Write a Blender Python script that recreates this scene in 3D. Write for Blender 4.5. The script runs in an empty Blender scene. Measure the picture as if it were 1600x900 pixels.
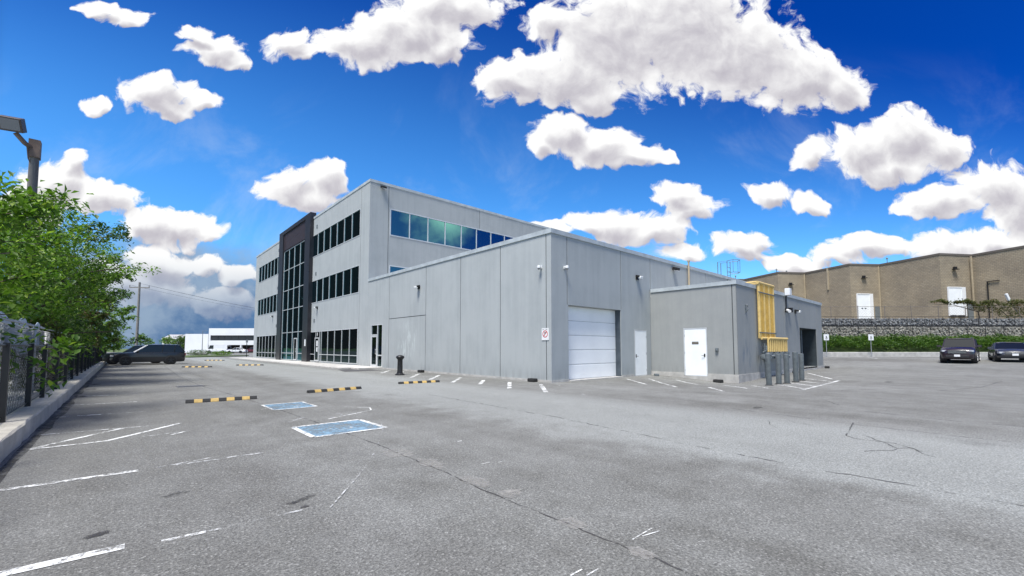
import bpy, math, random
from math import sin, cos, pi, radians as R
import numpy as np
from mathutils import Vector, Matrix
random.seed(7); rng = np.random.default_rng(7)
S = bpy.context.scene
COL = S.collection

# ------------------------------------------------------------------ camera, sky, sun, exposure
YAW, PITCH = 42.172, 3.417
cd = bpy.data.cameras.new('camera'); cam = bpy.data.objects.new('camera', cd); COL.objects.link(cam)
cam.location = (0, 0, 1.5); cam.rotation_euler = (R(90 + PITCH), 0, -R(YAW))
cd.sensor_width = 36; cd.lens = 36 * 670 / 1600; cd.shift_y = 53 / 1600; cd.clip_end = 3000; cd.clip_start = .05
S.camera = cam
S.view_settings.view_transform = 'Standard'; S.view_settings.look = 'None'
S.view_settings.exposure = 0.55; S.view_settings.gamma = 1
SUN_AZ, SUN_EL = 250.0, 66.0           # compass azimuth from +Y, clockwise
sl = bpy.data.lights.new('sun', 'SUN'); sl.energy = 4.4; sl.angle = R(20); sl.color = (1, .965, .91)
so = bpy.data.objects.new('sun', sl); COL.objects.link(so)
sdir = Vector((sin(R(SUN_AZ)) * cos(R(SUN_EL)), cos(R(SUN_AZ)) * cos(R(SUN_EL)), sin(R(SUN_EL))))
so.rotation_euler = (-sdir).to_track_quat('-Z', 'Y').to_euler(); so.location = (0, 0, 60)

# cumulus banks: (east-west tangent, height tangent, half width, half height) on a chart that faces the north-east sky
CLOUDS = [(0.0, 0.638, 0.112, 0.06), (0.124, 0.654, 0.164, 0.09), (0.249, 0.751, 0.179, 0.164), (0.405, 0.783, 0.224, 0.179), (0.544, 0.718, 0.194, 0.134), (0.696, 0.646, 0.149, 0.093), (0.796, 0.622, 0.082, 0.067), (0.094, 0.783, 0.082, 0.045), (0.201, 0.606, 0.09, 0.048), (-0.156, 0.832, 0.164, 0.06), (-0.249, 0.767, 0.164, 0.075), (-0.358, 0.734, 0.134, 0.063), (-0.544, 0.731, 0.063, 0.048), (-0.497, 0.705, 0.057, 0.027), (-0.171, 0.734, 0.09, 0.052), (-0.723, 0.721, 0.09, 0.045), (-0.779, 0.759, 0.06, 0.024), (-0.659, 0.689, 0.045, 0.027), (-0.849, 0.614, 0.097, 0.048), (-0.756, 0.598, 0.063, 0.021), (-0.829, 0.582, 0.067, 0.033), (-0.96, 0.799, 0.067, 0.027), (-1.016, 0.824, 0.052, 0.024), (-1.002, 0.582, 0.052, 0.024), (-0.533, 0.385, 0.078, 0.051), (-0.442, 0.4, 0.067, 0.042), (-0.487, 0.362, 0.09, 0.037), (-1.097, 0.385, 0.097, 0.072), (-1.047, 0.44, 0.037, 0.033), (-0.974, 0.354, 0.097, 0.048), (-1.154, 0.323, 0.09, 0.06), (-0.803, 0.284, 0.112, 0.051), (-0.712, 0.284, 0.045, 0.027), (-0.864, 0.292, 0.075, 0.045), (-0.829, 0.2, 0.09, 0.039), (-0.724, 0.2, 0.06, 0.03), (-0.647, 0.17, 0.052, 0.024), (0.123, 0.51, 0.093, 0.054), (0.207, 0.487, 0.09, 0.048), (0.283, 0.463, 0.075, 0.036), (0.36, 0.458, 0.036, 0.021), (0.069, 0.479, 0.037, 0.03), (0.388, 0.354, 0.075, 0.039), (0.425, 0.323, 0.082, 0.033), (0.243, 0.292, 0.097, 0.048), (0.333, 0.277, 0.097, 0.045), (0.182, 0.3, 0.06, 0.027), (0.408, 0.223, 0.06, 0.024), (0.544, 0.238, 0.082, 0.039), (0.59, 0.261, 0.042, 0.021), (0.649, 0.208, 0.06, 0.021), (0.609, 0.369, 0.072, 0.033), (0.715, 0.341, 0.063, 0.024), (0.707, 0.447, 0.039, 0.042), (0.827, 0.471, 0.104, 0.063), (0.936, 0.495, 0.104, 0.075), (1.011, 0.471, 0.082, 0.057), (0.886, 0.424, 0.119, 0.039), (1.143, 0.385, 0.104, 0.067), (1.019, 0.346, 0.104, 0.048), (1.216, 0.338, 0.104, 0.09), (0.942, 0.338, 0.045, 0.018), (1.028, 0.238, 0.119, 0.039), (0.847, 0.249, 0.104, 0.033), (0.755, 0.223, 0.09, 0.03), (0.678, 0.193, 0.09, 0.021), (1.149, 0.246, 0.09, 0.037), (0.091, 0.284, 0.075, 0.021), (-0.87,0.14,0.16,0.05), (-0.66,0.11,0.1,0.04)]

W = bpy.data.worlds.new('World'); S.world = W; W.use_nodes = True
W.cycles.sampling_method = 'MANUAL'; W.cycles.sample_map_resolution = 512
nt = W.node_tree; nt.nodes.clear()
def N(tree, typ, **kw):
    n = tree.nodes.new(typ)
    for k, v in kw.items():
        if k.startswith('i_'):
            key = k[2:]; n.inputs[int(key) if key.isdigit() else key].default_value = v
        else: setattr(n, k, v)
    return n
def LK(tree, a, b): tree.links.new(a, b)
def M_(tree, op, a, b=None, c=None, clamp=False):
    n = tree.nodes.new('ShaderNodeMath'); n.operation = op; n.use_clamp = clamp
    for i, v in enumerate((a, b, c)):
        if v is None: continue
        if isinstance(v, (int, float)): n.inputs[i].default_value = v
        else: tree.links.new(v, n.inputs[i])
    return n.outputs[0]
def MR(tree, v, a, b, c=0., d=1., smooth=True):
    n = tree.nodes.new('ShaderNodeMapRange'); n.interpolation_type = 'SMOOTHSTEP' if smooth else 'LINEAR'
    tree.links.new(v, n.inputs[0])
    for i, x in enumerate((a, b, c, d)): n.inputs[1 + i].default_value = x
    return n.outputs[0]
def MIX(tree, f, a, b, typ='MIX'):
    n = tree.nodes.new('ShaderNodeMix'); n.data_type = 'RGBA'; n.blend_type = typ
    for s, v in ((n.inputs[0], f), (n.inputs[6], a), (n.inputs[7], b)):
        if isinstance(v, (int, float)): s.default_value = v
        elif isinstance(v, tuple): s.default_value = (*v, 1) if len(v) == 3 else v
        else: tree.links.new(v, s)
    return n.outputs[2]

# node group: cumulus field at a chart point
g = bpy.data.node_groups.new('CloudField', 'ShaderNodeTree')
g.interface.new_socket('P', in_out='INPUT', socket_type='NodeSocketVector')
g.interface.new_socket('F', in_out='OUTPUT', socket_type='NodeSocketFloat')
g.interface.new_socket('B', in_out='OUTPUT', socket_type='NodeSocketFloat')
gi = g.nodes.new('NodeGroupInput'); go = g.nodes.new('NodeGroupOutput')
wn = N(g, 'ShaderNodeTexNoise', i_Scale=7., i_Detail=3., i_Roughness=.55); LK(g, gi.outputs[0], wn.inputs['Vector'])
wv = N(g, 'ShaderNodeVectorMath', operation='SUBTRACT', i_1=(.5, .5, .5)); LK(g, wn.outputs['Color'], wv.inputs[0])
wm = N(g, 'ShaderNodeVectorMath', operation='MULTIPLY_ADD', i_1=(.13, .10, 0)); LK(g, wv.outputs[0], wm.inputs[0]); LK(g, gi.outputs[0], wm.inputs[2])
cur = None
for (u, v, a, b) in CLOUDS:
    a *= 1.03; b *= 1.04
    mp = N(g, 'ShaderNodeVectorMath', operation='MULTIPLY_ADD', i_1=(1 / a, 1 / b, 0), i_2=(-u / a, -v / b, 0)); LK(g, wm.outputs[0], mp.inputs[0])
    ln = N(g, 'ShaderNodeVectorMath', operation='DOT_PRODUCT'); LK(g, mp.outputs[0], ln.inputs[0]); LK(g, mp.outputs[0], ln.inputs[1])
    cur = ln.outputs['Value'] if cur is None else M_(g, 'SMOOTH_MIN', cur, ln.outputs['Value'], .22)
body = M_(g, 'SUBTRACT', 1., cur)                 # 1 in the middle of a bank, below 0 outside
body = M_(g, 'MAXIMUM', body, -3.)
n1 = N(g, 'ShaderNodeTexNoise', i_Scale=24., i_Detail=10., i_Roughness=.62); LK(g, wm.outputs[0], n1.inputs['Vector'])
n2 = N(g, 'ShaderNodeTexVoronoi', i_Scale=26., feature='SMOOTH_F1', i_Smoothness=.6); LK(g, wm.outputs[0], n2.inputs['Vector'])
pf = M_(g, 'MULTIPLY_ADD', n2.outputs['Distance'], -.8, .32)
nf = M_(g, 'MULTIPLY_ADD', n1.outputs['Fac'], 2.6, -1.3)
nf = M_(g, 'ADD', nf, pf)
fld = M_(g, 'MULTIPLY_ADD', nf, .80, body)
LK(g, fld, go.inputs[0]); LK(g, body, go.inputs[1])

tc = N(nt, 'ShaderNodeTexCoord'); D = tc.outputs['Generated']
def dot(v):
    n = N(nt, 'ShaderNodeVectorMath', operation='DOT_PRODUCT', i_1=v); LK(nt, D, n.inputs[0]); return n.outputs['Value']
cN, sN = cos(R(YAW)), sin(R(YAW))
de, dn = dot((cN, -sN, 0)), dot((sN, cN, 0)); sx = N(nt, 'ShaderNodeSeparateXYZ'); LK(nt, D, sx.inputs[0]); dz = sx.outputs[2]
dns = M_(nt, 'MAXIMUM', M_(nt, 'ABSOLUTE', dn), .05)
U = M_(nt, 'DIVIDE', de, dns); V = M_(nt, 'DIVIDE', dz, dns)
cx = N(nt, 'ShaderNodeCombineXYZ'); LK(nt, U, cx.inputs[0]); LK(nt, V, cx.inputs[1]); P = cx.outputs[0]
cf1 = N(nt, 'ShaderNodeGroup'); cf1.node_tree = g; LK(nt, P, cf1.inputs[0])
off = N(nt, 'ShaderNodeVectorMath', operation='ADD', i_1=(-.012, .028, 0)); LK(nt, P, off.inputs[0])
cf2 = N(nt, 'ShaderNodeGroup'); cf2.node_tree = g; LK(nt, off.outputs[0], cf2.inputs[0])
alpha = MR(nt, cf1.outputs[0], -.06, .40)
dF = M_(nt, 'SUBTRACT', cf1.outputs[0], cf2.outputs[0]); dB = M_(nt, 'SUBTRACT', cf1.outputs[1], cf2.outputs[1])
lit = M_(nt, 'ADD', M_(nt, 'MULTIPLY', dF, .27), M_(nt, 'MULTIPLY', dB, 1.05))
thick = MR(nt, cf1.outputs[1], .25, .95)
lit = M_(nt, 'SUBTRACT', lit, M_(nt, 'MULTIPLY', thick, .66))
litc = MR(nt, lit, -1.05, .05)
ccol = MIX(nt, litc, (.36, .345, .385), (.72, .72, .715))
# thin veil / blue-slate storm bank low in the north
nv = N(nt, 'ShaderNodeTexNoise', i_Scale=5., i_Detail=7., i_Roughness=.6); LK(nt, D, nv.inputs['Vector'])
# Nishita sky
sky = N(nt, 'ShaderNodeTexSky', sky_type='NISHITA', sun_disc=False, sun_elevation=R(SUN_EL), sun_rotation=R(SUN_AZ), air_density=1.0, dust_density=.3, ozone_density=3.0)
hs = N(nt, 'ShaderNodeHueSaturation', i_Saturation=1.28, i_Value=1.0); LK(nt, sky.outputs[0], hs.inputs['Color'])
skyc = MIX(nt, 1., hs.outputs[0], (.062, .084, .112), 'MULTIPLY')
deep = MR(nt, M_(nt, 'MULTIPLY_ADD', U, .22, V), .22, .98)
skyc = MIX(nt, 1., skyc, MIX(nt, deep, (1.35, 1.52, 1.36), (.02, .36, .76)), 'MULTIPLY')
# wisps
wis = N(nt, 'ShaderNodeTexNoise', i_Scale=3.2, i_Detail=6., i_Roughness=.62, i_Distortion=.5); LK(nt, P, wis.inputs['Vector'])
wisf = M_(nt, 'MULTIPLY', MR(nt, wis.outputs['Fac'], .48, .75), MR(nt, V, .75, .25, 0., .38))
c1 = MIX(nt, wisf, skyc, (.45, .52, .62))
# low bank
az = M_(nt, 'ARCTAN2', sx.outputs[0], sx.outputs[1])
def bell(c_, w_): return MR(nt, M_(nt, 'ABSOLUTE', M_(nt, 'SUBTRACT', az, R(c_))), R(w_), R(w_) * .35)
bank_top = M_(nt, 'MULTIPLY_ADD', M_(nt, 'SUBTRACT', nv.outputs['Fac'], .5), .35, .15)
low = MR(nt, M_(nt, 'SUBTRACT', dz, bank_top), .07, -.05)
bf = M_(nt, 'MULTIPLY', low, bell(4, 15))
nw_dark_added = M_(nt, 'MULTIPLY', MR(nt, dz, .56, .40), M_(nt, 'MULTIPLY', MR(nt, az, R(-8.5), R(-12)), MR(nt, az, R(-50), R(-38))))  # near-black bank added north-west, out of view, so the front glass mirrors dark
slate = MIX(nt, MR(nt, nv.outputs['Fac'], .42, .62), (.045, .11, .24), (.20, .27, .37))
c2 = MIX(nt, M_(nt, 'MULTIPLY', bf, .93), c1, slate)
# cumulus over it
north = M_(nt, 'GREATER_THAN', dn, .05)
al = M_(nt, 'MULTIPLY', alpha, north)
c3 = MIX(nt, al, c2, ccol)
lowgrey = M_(nt, 'MULTIPLY', M_(nt, 'MULTIPLY', MR(nt, dz, .185, .07), bell(6, 15)), .80)
c3 = MIX(nt, lowgrey, c3, slate)
c3 = MIX(nt, nw_dark_added, c3, (.012, .018, .022))
# one pale cloud in the south-east (what the side windows mirror)
e1 = N(nt, 'ShaderNodeVectorMath', operation='SUBTRACT', i_1=(sin(R(147)) * cos(R(17)), cos(R(147)) * cos(R(17)), sin(R(17)))); LK(nt, D, e1.inputs[0])
e2 = N(nt, 'ShaderNodeVectorMath', operation='LENGTH'); LK(nt, e1.outputs[0], e2.inputs[0])
sc_ = MR(nt, M_(nt, 'ADD', e2.outputs['Value'], M_(nt, 'MULTIPLY', M_(nt, 'SUBTRACT', nv.outputs['Fac'], .5), .22)), .085, .01)
hz = M_(nt, 'MULTIPLY', MR(nt, dn, -.1, -.5), MR(nt, dz, .6, .1, 0., .6))  # low southern haze added out of view to brighten the side-window reflection
c3 = MIX(nt, hz, c3, (.26, .50, .70))
c4 = MIX(nt, sc_, c3, (1.5, 1.55, 1.2))
# broad scattered cloud over the rest of the dome (overhead and behind the viewer)
n5 = N(nt, 'ShaderNodeTexNoise', i_Scale=2.3, i_Detail=6., i_Roughness=.58); LK(nt, D, n5.inputs['Vector'])
rest = M_(nt, 'MULTIPLY', MR(nt, n5.outputs['Fac'], .46, .60), M_(nt, 'MAXIMUM', MR(nt, dz, .80, .92), MR(nt, dn, -.35, -.75)))
rest = M_(nt, 'MULTIPLY', rest, MR(nt, e2.outputs['Value'], .3, .6))
c5 = MIX(nt, rest, c4, (.72, .74, .78))
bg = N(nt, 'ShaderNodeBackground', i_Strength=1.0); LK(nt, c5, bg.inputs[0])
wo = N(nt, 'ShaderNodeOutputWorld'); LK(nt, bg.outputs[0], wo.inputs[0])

# ------------------------------------------------------------------ materials
MATS = {}
def mat(name, col, rough=.6, metal=0., var=.0, vscale=3., bump=0., bscale=40., col2=None, spec=.5, stretch=None, coat=0., emit=None):
    if name in MATS: return MATS[name]
    m = bpy.data.materials.new(name); m.use_nodes = True; t = m.node_tree; b = t.nodes['Principled BSDF']
    b.inputs['Base Color'].default_value = (*col, 1); b.inputs['Roughness'].default_value = rough
    b.inputs['Metallic'].default_value = metal; b.inputs['Specular IOR Level'].default_value = spec
    b.inputs['Coat Weight'].default_value = coat
    if emit:
        b.inputs['Emission Color'].default_value = (*emit[:3], 1); b.inputs['Emission Strength'].default_value = emit[3]
    tcn = N(t, 'ShaderNodeTexCoord'); src = tcn.outputs['Object']
    if stretch:
        mp = N(t, 'ShaderNodeMapping'); mp.inputs['Scale'].default_value = stretch; LK(t, src, mp.inputs[0]); src = mp.outputs[0]
    if var or col2:
        n = N(t, 'ShaderNodeTexNoise', i_Scale=vscale, i_Detail=8., i_Roughness=.6); LK(t, src, n.inputs['Vector'])
        f = MR(t, n.outputs['Fac'], .32, .68, smooth=False)
        lo = tuple(max(0, c * (1 - var)) for c in col) if not col2 else col
        hi = tuple(min(1, c * (1 + var)) for c in col) if not col2 else col2
        LK(t, MIX(t, f, lo, hi), b.inputs['Base Color'])
        LK(t, MR(t, n.outputs['Fac'], .3, .7, max(0.02, rough - .08), min(1, rough + .08), False), b.inputs['Roughness'])
    if bump:
        n = N(t, 'ShaderNodeTexNoise', i_Scale=bscale, i_Detail=5.); LK(t, tcn.outputs['Object'], n.inputs['Vector'])
        bp = N(t, 'ShaderNodeBump', i_Strength=bump, i_Distance=.02); LK(t, n.outputs['Fac'], bp.inputs['Height']); LK(t, bp.outputs[0], b.inputs['Normal'])
    MATS[name] = m; return m

def glass_mat(name, refl, tint, body, wob=.004):
    m = bpy.data.materials.new(name); m.use_nodes = True; t = m.node_tree; t.nodes.clear()
    o = N(t, 'ShaderNodeOutputMaterial'); mx = N(t, 'ShaderNodeMixShader', i_0=refl)
    d = N(t, 'ShaderNodeBsdfDiffuse', i_Color=(*body, 1)); gl = N(t, 'ShaderNodeBsdfGlossy', i_Color=(*tint, 1), i_Roughness=.015)
    nz = N(t, 'ShaderNodeTexNoise', i_Scale=.5, i_Detail=1.); tcn = N(t, 'ShaderNodeTexCoord'); LK(t, tcn.outputs['Object'], nz.inputs[0])
    bp = N(t, 'ShaderNodeBump', i_Strength=.5, i_Distance=wob * 3); LK(t, nz.outputs[0], bp.inputs['Height']); LK(t, bp.outputs[0], gl.inputs['Normal'])
    LK(t, d.outputs[0], mx.inputs[1]); LK(t, gl.outputs[0], mx.inputs[2]); LK(t, mx.outputs[0], o.inputs[0]); return m
GLASSG = glass_mat('dimmed_storefront_glass', .13, (.5, .75, .75), (.004, .005, .006))  # duller copy of the tinted glass, darkens reflections in the ground-floor panes
GLASS = glass_mat('tinted_glass', .30, (.30, .76, .84), (.004, .005, .006))

def panel_mat(name, c0, c1, streak=.5, stain=None):
    m = bpy.data.materials.new(name); m.use_nodes = True; t = m.node_tree; b = t.nodes['Principled BSDF']
    tcn = N(t, 'ShaderNodeTexCoord'); src = tcn.outputs['Object']
    a = N(t, 'ShaderNodeTexNoise', i_Scale=.55, i_Detail=7., i_Roughness=.62); LK(t, src, a.inputs[0])
    mp = N(t, 'ShaderNodeMapping'); mp.inputs['Scale'].default_value = (3.2, 3.2, .16); LK(t, src, mp.inputs[0])
    s = N(t, 'ShaderNodeTexNoise', i_Scale=1., i_Detail=8., i_Roughness=.68); LK(t, mp.outputs[0], s.inputs[0])
    fine = N(t, 'ShaderNodeTexNoise', i_Scale=34., i_Detail=4.); LK(t, src, fine.inputs[0])
    f = M_(t, 'ADD', M_(t, 'MULTIPLY', a.outputs[0], .55), M_(t, 'MULTIPLY', s.outputs[0], streak * .7))
    f = M_(t, 'ADD', f, M_(t, 'MULTIPLY', fine.outputs[0], .16))
    col = MIX(t, MR(t, f, .36, .66, smooth=False), c0, c1)
    # splash-back dirt near the foot of the wall
    sz = N(t, 'ShaderNodeSeparateXYZ'); LK(t, tcn.outputs['Object'], sz.inputs[0])
    dirt = M_(t, 'MULTIPLY', MR(t, sz.outputs[2], .9, .0), MR(t, s.outputs[0], .40, .62, 0., .42))
    col = MIX(t, dirt, col, tuple(x * .62 for x in c0))
    for (px, pz, rx, rz, cc, k) in (stain or []):
        v = N(t, 'ShaderNodeVectorMath', operation='MULTIPLY_ADD', i_1=(1 / rx[0], 1 / rx[1], 1 / rz), i_2=(-px[0] / rx[0], -px[1] / rx[1], -pz / rz)); LK(t, src, v.inputs[0])
        l = N(t, 'ShaderNodeVectorMath', operation='LENGTH'); LK(t, v.outputs[0], l.inputs[0])
        mp2 = N(t, 'ShaderNodeMapping'); mp2.inputs['Scale'].default_value = (5, 5, 1.1); LK(t, src, mp2.inputs[0])
        nn = N(t, 'ShaderNodeTexNoise', i_Scale=1., i_Detail=7., i_Roughness=.65); LK(t, mp2.outputs[0], nn.inputs[0])
        ff = M_(t, 'MULTIPLY', MR(t, l.outputs['Value'], 1., .25), MR(t, nn.outputs[0], .46, .68, 0., k))
        col = MIX(t, ff, col, cc)
    LK(t, col, b.inputs['Base Color']); b.inputs['Roughness'].default_value = .82; b.inputs['Specular IOR Level'].default_value = .3
    bp = N(t, 'ShaderNodeBump', i_Strength=.25, i_Distance=.01); LK(t, fine.outputs[0], bp.inputs['Height']); LK(t, bp.outputs[0], b.inputs['Normal'])
    return m
WALL = panel_mat('painted_precast_concrete', (.30, .325, .33), (.39, .415, .415), .7,
                 [((0, 12.7), 1.9, (1.5, 1.7), 1.7, (.60, .66, .64), .75),        # pale washed patch by the black post
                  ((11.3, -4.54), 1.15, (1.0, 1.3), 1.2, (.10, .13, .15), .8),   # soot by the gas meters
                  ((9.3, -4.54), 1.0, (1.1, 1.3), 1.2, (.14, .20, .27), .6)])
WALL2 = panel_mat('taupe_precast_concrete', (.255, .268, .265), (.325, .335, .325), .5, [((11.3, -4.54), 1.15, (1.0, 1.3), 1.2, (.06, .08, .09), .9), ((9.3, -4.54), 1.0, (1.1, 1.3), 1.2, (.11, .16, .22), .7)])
DARKPANEL = mat('dark_portal_panel', (.020, .019, .024), .35, var=.25, vscale=1.2)
FASCIA = mat('brown_fascia_panel', (.035, .024, .028), .45, var=.2, vscale=2)
CAP = mat('grey_cap_flashing', (.42, .46, .475), .5, .0, var=.15, vscale=2)
ALU = mat('anodised_frame', (.62, .64, .65), .35, .2, var=.08)
WHITEDOOR = mat('white_steel_door', (.84, .87, .88), .4, var=.05, vscale=1.5)
CONC = mat('concrete', (.42, .41, .385), .9, var=.22, vscale=2.5, bump=.4, bscale=30)
CONCL = mat('pale_concrete', (.55, .53, .49), .9, var=.15, vscale=2.5, bump=.3)
BLACK = mat('black_paint', (.012, .012, .013), .45, var=.3, vscale=6)
RUBBER = mat('black_rubber', (.018, .018, .018), .75, var=.3, vscale=10)
DARKIN = mat('dark_interior', (.018, .016, .016), .9)
STEELG = mat('galvanised_steel', (.42, .43, .44), .45, .6, var=.15, vscale=12)
GREYP = mat('grey_bollard_paint', (.095, .11, .115), .5, var=.22, vscale=5, bump=.1)
YELLOW = mat('yellow_gas_pipe', (.50, .31, .06), .42, var=.18, vscale=5)
YELPALE = mat('faded_yellow_pipe', (.62, .45, .17), .5, var=.12, vscale=5)
METER = mat('grey_meter_paint', (.13, .15, .16), .5, var=.3, vscale=8)
WHITEP = mat('white_plastic', (.75, .76, .76), .4, var=.04)
CREAM = mat('cream_pipe', (.40, .335, .23), .6, var=.12)
SEAM = mat('joint_sealant', (.07, .078, .08), .9)

def asphalt_mat():
    m = bpy.data.materials.new('asphalt'); m.use_nodes = True; t = m.node_tree; b = t.nodes['Principled BSDF']
    tcn = N(t, 'ShaderNodeTexCoord'); src = tcn.outputs['Object']
    big = N(t, 'ShaderNodeTexNoise', i_Scale=.16, i_Detail=6., i_Roughness=.6); LK(t, src, big.inputs[0])
    mid = N(t, 'ShaderNodeTexNoise', i_Scale=1.3, i_Detail=8., i_Roughness=.65); LK(t, src, mid.inputs[0])
    mp = N(t, 'ShaderNodeMapping'); mp.inputs['Scale'].default_value = (.9, .05, 1); LK(t, src, mp.inputs[0])
    lane = N(t, 'ShaderNodeTexNoise', i_Scale=1., i_Detail=5., i_Roughness=.6); LK(t, mp.outputs[0], lane.inputs[0])
    sp = N(t, 'ShaderNodeTexVoronoi', i_Scale=75.); LK(t, src, sp.inputs['Vector'])
    sp2 = N(t, 'ShaderNodeTexNoise', i_Scale=48., i_Detail=6., i_Roughness=.8); LK(t, src, sp2.inputs[0])
    f = M_(t, 'ADD', M_(t, 'MULTIPLY', big.outputs[0], .38), M_(t, 'MULTIPLY', mid.outputs[0], .30))
    f = M_(t, 'ADD', f, M_(t, 'MULTIPLY', lane.outputs[0], .32))
    col = MIX(t, MR(t, f, .40, .60, smooth=False), (.122, .122, .112), (.205, .209, .198))
    # worn, paler and bluer driving lane along the building and across the yard
    sx_ = N(t, 'ShaderNodeSeparateXYZ'); LK(t, src, sx_.inputs[0])
    wob = M_(t, 'MULTIPLY_ADD', M_(t, 'SUBTRACT', mid.outputs[0], .5), 2.2, sx_.outputs[0])
    ln = M_(t, 'MULTIPLY', MR(t, wob, 5.2, 6.6), MR(t, wob, 11.2, 9.6))
    col = MIX(t, M_(t, 'MULTIPLY', ln, .55), col, (.285, .300, .288))
    # older, slightly browner stall strip by the kerb
    old = MR(t, wob, 2.6, 1.2); col = MIX(t, M_(t, 'MULTIPLY', old, .35), col, (.11, .108, .102))
    # oil-dark blotches
    bl = N(t, 'ShaderNodeTexNoise', i_Scale=.55, i_Detail=5., i_Roughness=.7, i_Distortion=.6); LK(t, src, bl.inputs[0])
    col = MIX(t, MR(t, bl.outputs[0], .60, .74, 0., .35), col, (.07, .068, .068))
    spc = N(t, 'ShaderNodeSeparateColor'); LK(t, sp.outputs['Color'], spc.inputs[0])
    k = M_(t, 'MULTIPLY_ADD', spc.outputs[0], .55, .70)
    k = M_(t, 'MULTIPLY', k, MR(t, sp2.outputs[0], .34, .66, .48, 1.60, False))
    kc = N(t, 'ShaderNodeCombineColor'); [LK(t, k, kc.inputs[i]) for i in range(3)]
    col = MIX(t, 1., col, kc.outputs[0], 'MULTIPLY')
    wh = M_(t, 'GREATER_THAN', spc.outputs[1], .965); col = MIX(t, M_(t, 'MULTIPLY', wh, .40), col, (.42, .42, .40))
    LK(t, col, b.inputs['Base Color']); b.inputs['Roughness'].default_value = .88; b.inputs['Specular IOR Level'].default_value = .3
    h = M_(t, 'ADD', sp.outputs['Distance'], sp2.outputs[0])
    bp = N(t, 'ShaderNodeBump', i_Strength=.55, i_Distance=.012); LK(t, h, bp.inputs['Height']); LK(t, bp.outputs[0], b.inputs['Normal'])
    return m
ASPH = asphalt_mat()

def paint_mat(name, col, wear, soft=.045, scale=9., top=1.):
    m = bpy.data.materials.new(name); m.use_nodes = True; t = m.node_tree; b = t.nodes['Principled BSDF']; o = t.nodes['Material Output']
    tcn = N(t, 'ShaderNodeTexCoord')
    n = N(t, 'ShaderNodeTexNoise', i_Scale=scale, i_Detail=10., i_Roughness=.78); LK(t, tcn.outputs['Object'], n.inputs[0])
    n2 = N(t, 'ShaderNodeTexNoise', i_Scale=1.6, i_Detail=3.); LK(t, tcn.outputs['Object'], n2.inputs[0])
    f = M_(t, 'ADD', M_(t, 'MULTIPLY', n.outputs[0], .7), M_(t, 'MULTIPLY', n2.outputs[0], .3))
    a = MR(t, f, wear - soft, wear + soft, 0., top, False)
    b.inputs['Base Color'].default_value = (*col, 1); b.inputs['Roughness'].default_value = .75
    b2 = N(t, 'ShaderNodeBsdfTransparent'); mx = N(t, 'ShaderNodeMixShader'); LK(t, a, mx.inputs[0]); LK(t, b2.outputs[0], mx.inputs[1]); LK(t, b.outputs[0], mx.inputs[2]); LK(t, mx.outputs[0], o.inputs[0])
    return m
PW = paint_mat('worn_white_paint', (.66, .67, .65), .485, soft=.04, scale=14.)
PWF = paint_mat('faded_white_paint', (.55, .56, .55), .55)
PBL = paint_mat('worn_blue_paint', (.19, .32, .43), .485, soft=.08, scale=9., top=.88)
CRACK = paint_mat('crack_filler', (.05, .048, .046), .475, scale=9., top=.85)
CRACKF = paint_mat('hairline_crack', (.06, .058, .055), .50, scale=4., top=.7)
DUST = paint_mat('pale_dust', (.34, .33, .305), .53, soft=.12, scale=14., top=.75)
OIL = paint_mat('oil_stain', (.035, .034, .033), .50, soft=.09, scale=6., top=.85)

def uvmat(name, kind):
    m = bpy.data.materials.new(name); m.use_nodes = True; t = m.node_tree; b = t.nodes['Principled BSDF']
    tcn = N(t, 'ShaderNodeTexCoord'); src = tcn.outputs['UV']
    br = N(t, 'ShaderNodeTexBrick'); LK(t, src, br.inputs['Vector'])
    br.inputs['Color1'].default_value = (.285, .24, .175, 1); br.inputs['Color2'].default_value = (.335, .285, .21, 1); br.inputs['Mortar'].default_value = (.185, .16, .12, 1)
    br.inputs['Scale'].default_value = 1.; br.inputs['Brick Width'].default_value = .40; br.inputs['Row Height'].default_value = .20; br.inputs['Mortar Size'].default_value = .018; br.inputs['Bias'].default_value = -.1
    n = N(t, 'ShaderNodeTexNoise', i_Scale=.35, i_Detail=6., i_Roughness=.65); LK(t, src, n.inputs[0])
    col = MIX(t, 1., br.outputs[0], MIX(t, MR(t, n.outputs[0], .3, .7, smooth=False), (.78, .78, .78), (1.18, 1.16, 1.1)), 'MULTIPLY')
    LK(t, col, b.inputs['Base Color']); b.inputs['Roughness'].default_value = .9
    bp = N(t, 'ShaderNodeBump', i_Strength=.6, i_Distance=.03); LK(t, br.outputs['Fac'], bp.inputs['Height']); bp.invert = True; LK(t, bp.outputs[0], b.inputs['Normal'])
    return m
BRICK = uvmat('split_face_block', 'brick')

def leaf_mat(name, c0, c1, c2):
    m = bpy.data.materials.new(name); m.use_nodes = True; t = m.node_tree; o = t.nodes['Material Output']; b = t.nodes['Principled BSDF']
    at = N(t, 'ShaderNodeAttribute', attribute_name='leafvar')
    s = N(t, 'ShaderNodeSeparateColor'); LK(t, at.outputs['Color'], s.inputs[0])
    col = MIX(t, s.outputs[0], c0, c1); col = MIX(t, M_(t, 'GREATER_THAN', s.outputs[1], .93), col, c2)
    LK(t, col, b.inputs['Base Color']); b.inputs['Roughness'].default_value = .48; b.inputs['Specular IOR Level'].default_value = .35
    tr = N(t, 'ShaderNodeBsdfTranslucent'); LK(t, MIX(t, 1., col, (1.5, 1.7, .7), 'MULTIPLY'), tr.inputs[0])
    mx = N(t, 'ShaderNodeMixShader', i_0=.32); LK(t, b.outputs[0], mx.inputs[1]); LK(t, tr.outputs[0], mx.inputs[2]); LK(t, mx.outputs[0], o.inputs[0])
    return m
LEAF = leaf_mat('leaf_bright', (.038, .10, .012), (.145, .26, .03), (.27, .38, .06))
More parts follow.
